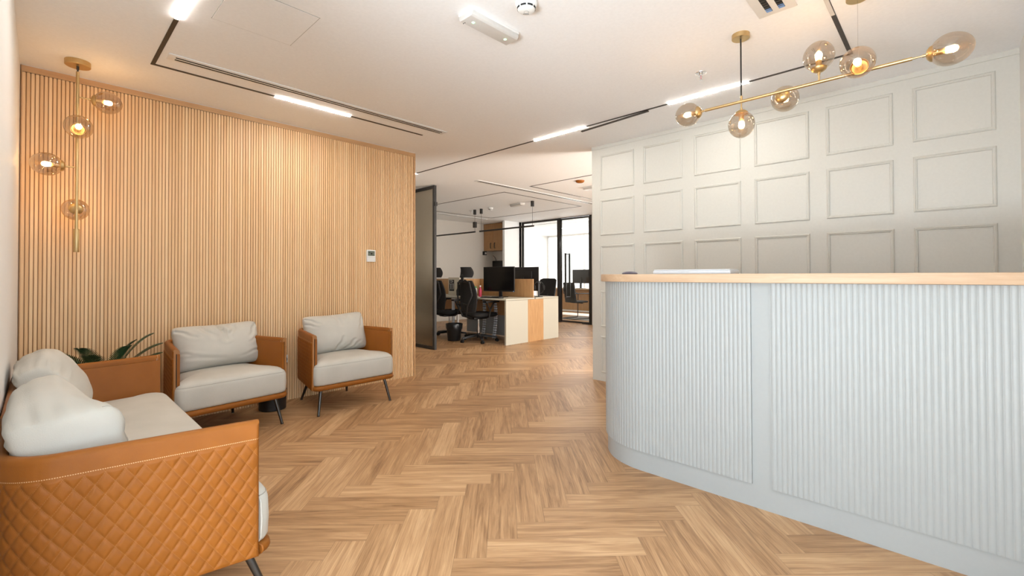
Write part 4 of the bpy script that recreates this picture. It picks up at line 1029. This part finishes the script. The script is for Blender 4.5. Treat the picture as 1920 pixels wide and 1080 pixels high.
def padded(b, plan_w, plan_d, z0, z1, r, y0):
    pl = fillet([(plan_w / 2, y0), (-plan_w / 2, y0), (-plan_w / 2, y0 + plan_d), (plan_w / 2, y0 + plan_d)], r, 6, True)
    cyy = y0 + plan_d / 2; rings = []; hz = (z1 - z0)
    for ins, z in ((0.05, z0), (0.015, z0 + hz * .1), (0, z0 + hz * .4), (0.004, z0 + hz * .75), (0.03, z0 + hz * .95), (0.1, z1), (plan_d * .45, z1 - 0.004)):
        rings.append([b.verts.new((p.x * (1 - ins / (plan_w / 2)), cyy + (p.y - cyy) * (1 - ins / (plan_d / 2)), z)) for p in pl])
    for a, c in zip(rings, rings[1:]):
        for j in range(len(pl)): b.faces.new((a[j], a[(j + 1) % len(pl)], c[(j + 1) % len(pl)], c[j]))
    b.faces.new(rings[0]); b.faces.new(rings[-1])
def curved_panel(b, w_of, y_of, z0, z1, thick, bow, n=16, mz=18):
    """upright panel facing -y; w_of(t) half width, y_of(t) depth, bow pulls the sides forward"""
    F, K = [], []
    for j in range(mz + 1):
        t_ = j / mz; z = z0 + (z1 - z0) * t_; rf, rk = [], []
        for i in range(n + 1):
            s = -1 + 2 * i / n; x = w_of(t_) * s; y = y_of(t_) - bow * s * s
            rf.append(b.verts.new((x, y, z))); rk.append(b.verts.new((x, y + thick, z)))
        F.append(rf); K.append(rk)
    for j in range(mz):
        for i in range(n):
            b.faces.new((F[j][i], F[j][i + 1], F[j + 1][i + 1], F[j + 1][i])); b.faces.new((K[j][i], K[j][i + 1], K[j + 1][i + 1], K[j + 1][i]))
        for i in (0, n): b.faces.new((F[j][i], K[j][i], K[j + 1][i], F[j + 1][i]))
    for j in (0, mz):
        for i in range(n): b.faces.new((F[j][i], F[j][i + 1], K[j][i + 1], K[j][i]))
def executive_chair(label, x, y, rz):
    o = thing('office_chair', label, 'office chair', (x, y, 0), rz, 'high-backed black office chairs')
    star_base(o, 0.315, ph=0.1745)
    b = NB(); cyl(b, (0, 0, 0.14), (0, 0, 0.25), 0.026); cyl(b, (0, 0, 0.25), (0, 0, 0.40), 0.014); to_obj('gas_lift', b, 'chrome', o)
    b = NB(); box(b, -0.09, 0.09, -0.10, 0.16, 0.385, 0.425); to_obj('mechanism', b, 'black_plastic', o, bevel=0.01)
    b = NB(); padded(b, 0.50, 0.50, 0.425, 0.50, 0.10, -0.27); to_obj('seat', b, 'black_fabric', o, sharp=70)
    b = NB(); curved_panel(b, lambda t: 0.235 * (1 - 0.30 * t ** 3) * (0.82 + 0.18 * min(1, t * 3)), lambda t: 0.235 + 0.02 * math.cos(t * 5) + 0.07 * t, 0.52, 1.04, 0.018, 0.055); bk = to_obj('backrest', b, 'black_fabric', o, sharp=60)
    b = NB()
    for s in (-1, 1): tube(b, [(s * 0.03, 0.16, 0.41), (s * 0.05, 0.30, 0.45), (s * 0.13, 0.33, 0.62), (s * 0.20, 0.29, 0.80), (s * 0.16, 0.31, 1.0), (s * 0.06, 0.335, 1.05)], 0.014, 10)
    tube(b, [(-0.13, 0.325, 0.64), (0, 0.345, 0.66), (0.13, 0.325, 0.64)], 0.014, 10); tube(b, [(-0.16, 0.31, 1.0), (0, 0.335, 1.03), (0.16, 0.31, 1.0)], 0.02, 10)
    to_obj('back_frame', b, 'black_plastic', bk)
    b = NB(); box(b, -0.03, 0.03, 0.325, 0.35, 1.0, 1.14); to_obj('headrest_stem', b, 'black_plastic', o, bevel=0.006)
    b = NB(); curved_panel(b, lambda t: 0.165 * (0.72 + 0.28 * math.sin(PI * min(1, 0.25 + t * 0.75))), lambda t: 0.315 + 0.05 * (t - 0.5) ** 2 * 2, 1.09, 1.265, 0.022, 0.09); to_obj('headrest', b, 'black_fabric', o, sharp=60)
    for s in (-1, 1):
        b = NB(); tube(b, [(s * 0.20, 0.0, 0.415), (s * 0.285, 0.0, 0.44), (s * 0.29, -0.03, 0.56), (s * 0.29, -0.10, 0.675)], 0.014, 8); tube(b, [(s * 0.29, -0.02, 0.54), (s * 0.29, 0.05, 0.675)], 0.013, 8)
        box(b, s * 0.29 - 0.045, s * 0.29 + 0.045, -0.18, 0.10, 0.675, 0.70); to_obj('armrest', b, 'black_plastic', o)
    return o
# local front is -y: facing world direction 45 degrees needs rz = 135
executive_chair('high-backed black office chair with headrest pulled out in front of the large monitor', -5.80, 5.20, R(176))
executive_chair('high-backed black office chair half hidden behind the reeded glass screen', -6.60, 5.20, R(172))
def task_chair(label, x, y, rz):
    o = thing('task_chair', label, 'office chair', (x, y, 0), rz)
    star_base(o, 0.30); b = NB(); cyl(b, (0, 0, 0.14), (0, 0, 0.42), 0.018); to_obj('gas_lift', b, 'chrome', o)
    b = NB(); padded(b, 0.48, 0.46, 0.42, 0.49, 0.09, -0.24); to_obj('seat', b, 'black_fabric', o, sharp=70)
    b = NB(); curved_panel(b, lambda t: 0.215 * (0.9 + 0.1 * math.sin(PI * t)) , lambda t: 0.24 + 0.08 * t, 0.60, 1.045, 0.015, 0.04); bk = to_obj('backrest', b, 'black_fabric', o, sharp=60)
    b = NB(); tube(b, [(-0.20, 0.20, 0.60), (-0.215, 0.235, 0.8), (-0.205, 0.285, 1.03), (-0.15, 0.31, 1.05), (0.15, 0.31, 1.05), (0.205, 0.285, 1.03), (0.215, 0.235, 0.8), (0.20, 0.20, 0.60)], 0.013, 8); tube(b, [(0, 0.10, 0.42), (0, 0.25, 0.47), (0, 0.27, 0.75)], 0.018, 8); to_obj('back_frame', b, 'black_plastic', bk)
    return o
task_chair('black mesh office chair on the far side of the office desks', -5.97, 7.0, R(0))

# ---------------------------------------------------------------- glazed room contents
o = thing('meeting_desk', 'oak fronted desk behind the glass door', 'desk', (-7.3, 10.2, 0))
b = NB(); box(b, -1.6, 1.55, 0, 0.7, 0.735, 0.765); to_obj('desktop', b, 'oak_top', o, bevel=0.002)
b = NB(); box(b, -1.55, 1.5, 0.35, 0.37, 0.06, 0.735); to_obj('front_panel', b, 'oak_laminate', o)
for x in (-1.55, 1.45):
    b = NB(); box(b, x, x + 0.05, 0.05, 0.65, 0, 0.735); to_obj('leg', b, 'pure_white', o)
b = NB(); box(b, -1.5, 1.45, 0.30, 0.345, 0.10, 0.14); to_obj('foot_rail', b, 'pure_white', o)
def room_monitor(label, x, y, z):
    m_ = thing('monitor', label, 'monitor', (x, y, z), R(0))
    b = NB(); box(b, -0.29, 0.29, 0, 0.03, 0.14, 0.52); to_obj('housing', b, 'black_plastic', m_, bevel=0.005)
    b = NB(); box(b, -0.28, 0.28, 0.029, 0.032, 0.15, 0.51); to_obj('screen', b, 'screen_black', m_)
    b = NB(); box(b, -0.03, 0.03, -0.02, 0.0, 0.01, 0.3); to_obj('stand', b, 'black_plastic', m_)
    b = NB(); box(b, -0.11, 0.11, -0.09, 0.09, 0, 0.01); to_obj('foot', b, 'black_plastic', m_)
room_monitor('black monitor seen from behind on the desk behind the glass door', -7.32, 10.35, 0.765)
o = thing('cantilever_chair', 'black cantilever visitor chair behind the glass door', 'chair', (-6.98, 9.66, 0), R(165))
b = NB()
for s in (-1, 1): tube(b, [(s * 0.23, 0.24, 0.83), (s * 0.23, 0.24, 0.66), (s * 0.235, -0.22, 0.655), (s * 0.235, -0.25, 0.62), (s * 0.235, -0.24, 0.06), (s * 0.235, -0.22, 0.014), (s * 0.235, 0.25, 0.014)], 0.012, 8)
tube(b, [(-0.235, 0.25, 0.014), (0.235, 0.25, 0.014)], 0.012, 8); to_obj('frame', b, 'black_metal', o)
b = NB(); padded(b, 0.46, 0.46, 0.42, 0.47, 0.06, -0.24); box(b, -0.235, 0.235, -0.03, 0.0, 0.40, 0.425); to_obj('seat', b, 'black_fabric', o, sharp=70)
b = NB(); curved_panel(b, lambda t: 0.225, lambda t: 0.20 + 0.07 * t, 0.46, 0.94, 0.02, 0.03); to_obj('backrest', b, 'black_fabric', o, sharp=60)
o = thing('swivel_chair', 'pale framed office chair at the right edge of the glass door', 'office chair', (-6.62, 10.95, 0), R(0))
star_base(o, 0.30, 'white_plastic'); b = NB(); cyl(b, (0, 0, 0.14), (0, 0, 0.44), 0.018); to_obj('gas_lift', b, 'chrome', o)
b = NB(); padded(b, 0.48, 0.46, 0.44, 0.50, 0.09, -0.24); to_obj('seat', b, 'grey_plastic', o, sharp=70)
b = NB(); curved_panel(b, lambda t: 0.22, lambda t: 0.24 + 0.08 * t, 0.60, 1.10, 0.02, 0.04); bk = to_obj('backrest', b, 'grey_plastic', o, sharp=60)
b = NB(); tube(b, [(-0.23, 0.20, 0.60), (-0.235, 0.24, 0.85), (-0.22, 0.29, 1.09), (0.22, 0.29, 1.09), (0.235, 0.24, 0.85), (0.23, 0.20, 0.60)], 0.016, 8, True); tube(b, [(0, 0.1, 0.45), (0, 0.26, 0.5), (0, 0.28, 0.7)], 0.02, 8); to_obj('back_frame', b, 'white_plastic', bk)
b = NB(); pl = fillet([(-0.62, -0.42), (0.62, -0.42), (0.62, 0.42), (-0.62, 0.42)], 0.08, 5, True); prism(b, pl, 0, 0.006)
o = to_obj('floor_mat', b, 'bronze_carpet', loc=(-6.80, 9.80, 0)); tag(o, 'grey chair mat on the floor behind the glass door', 'mat')
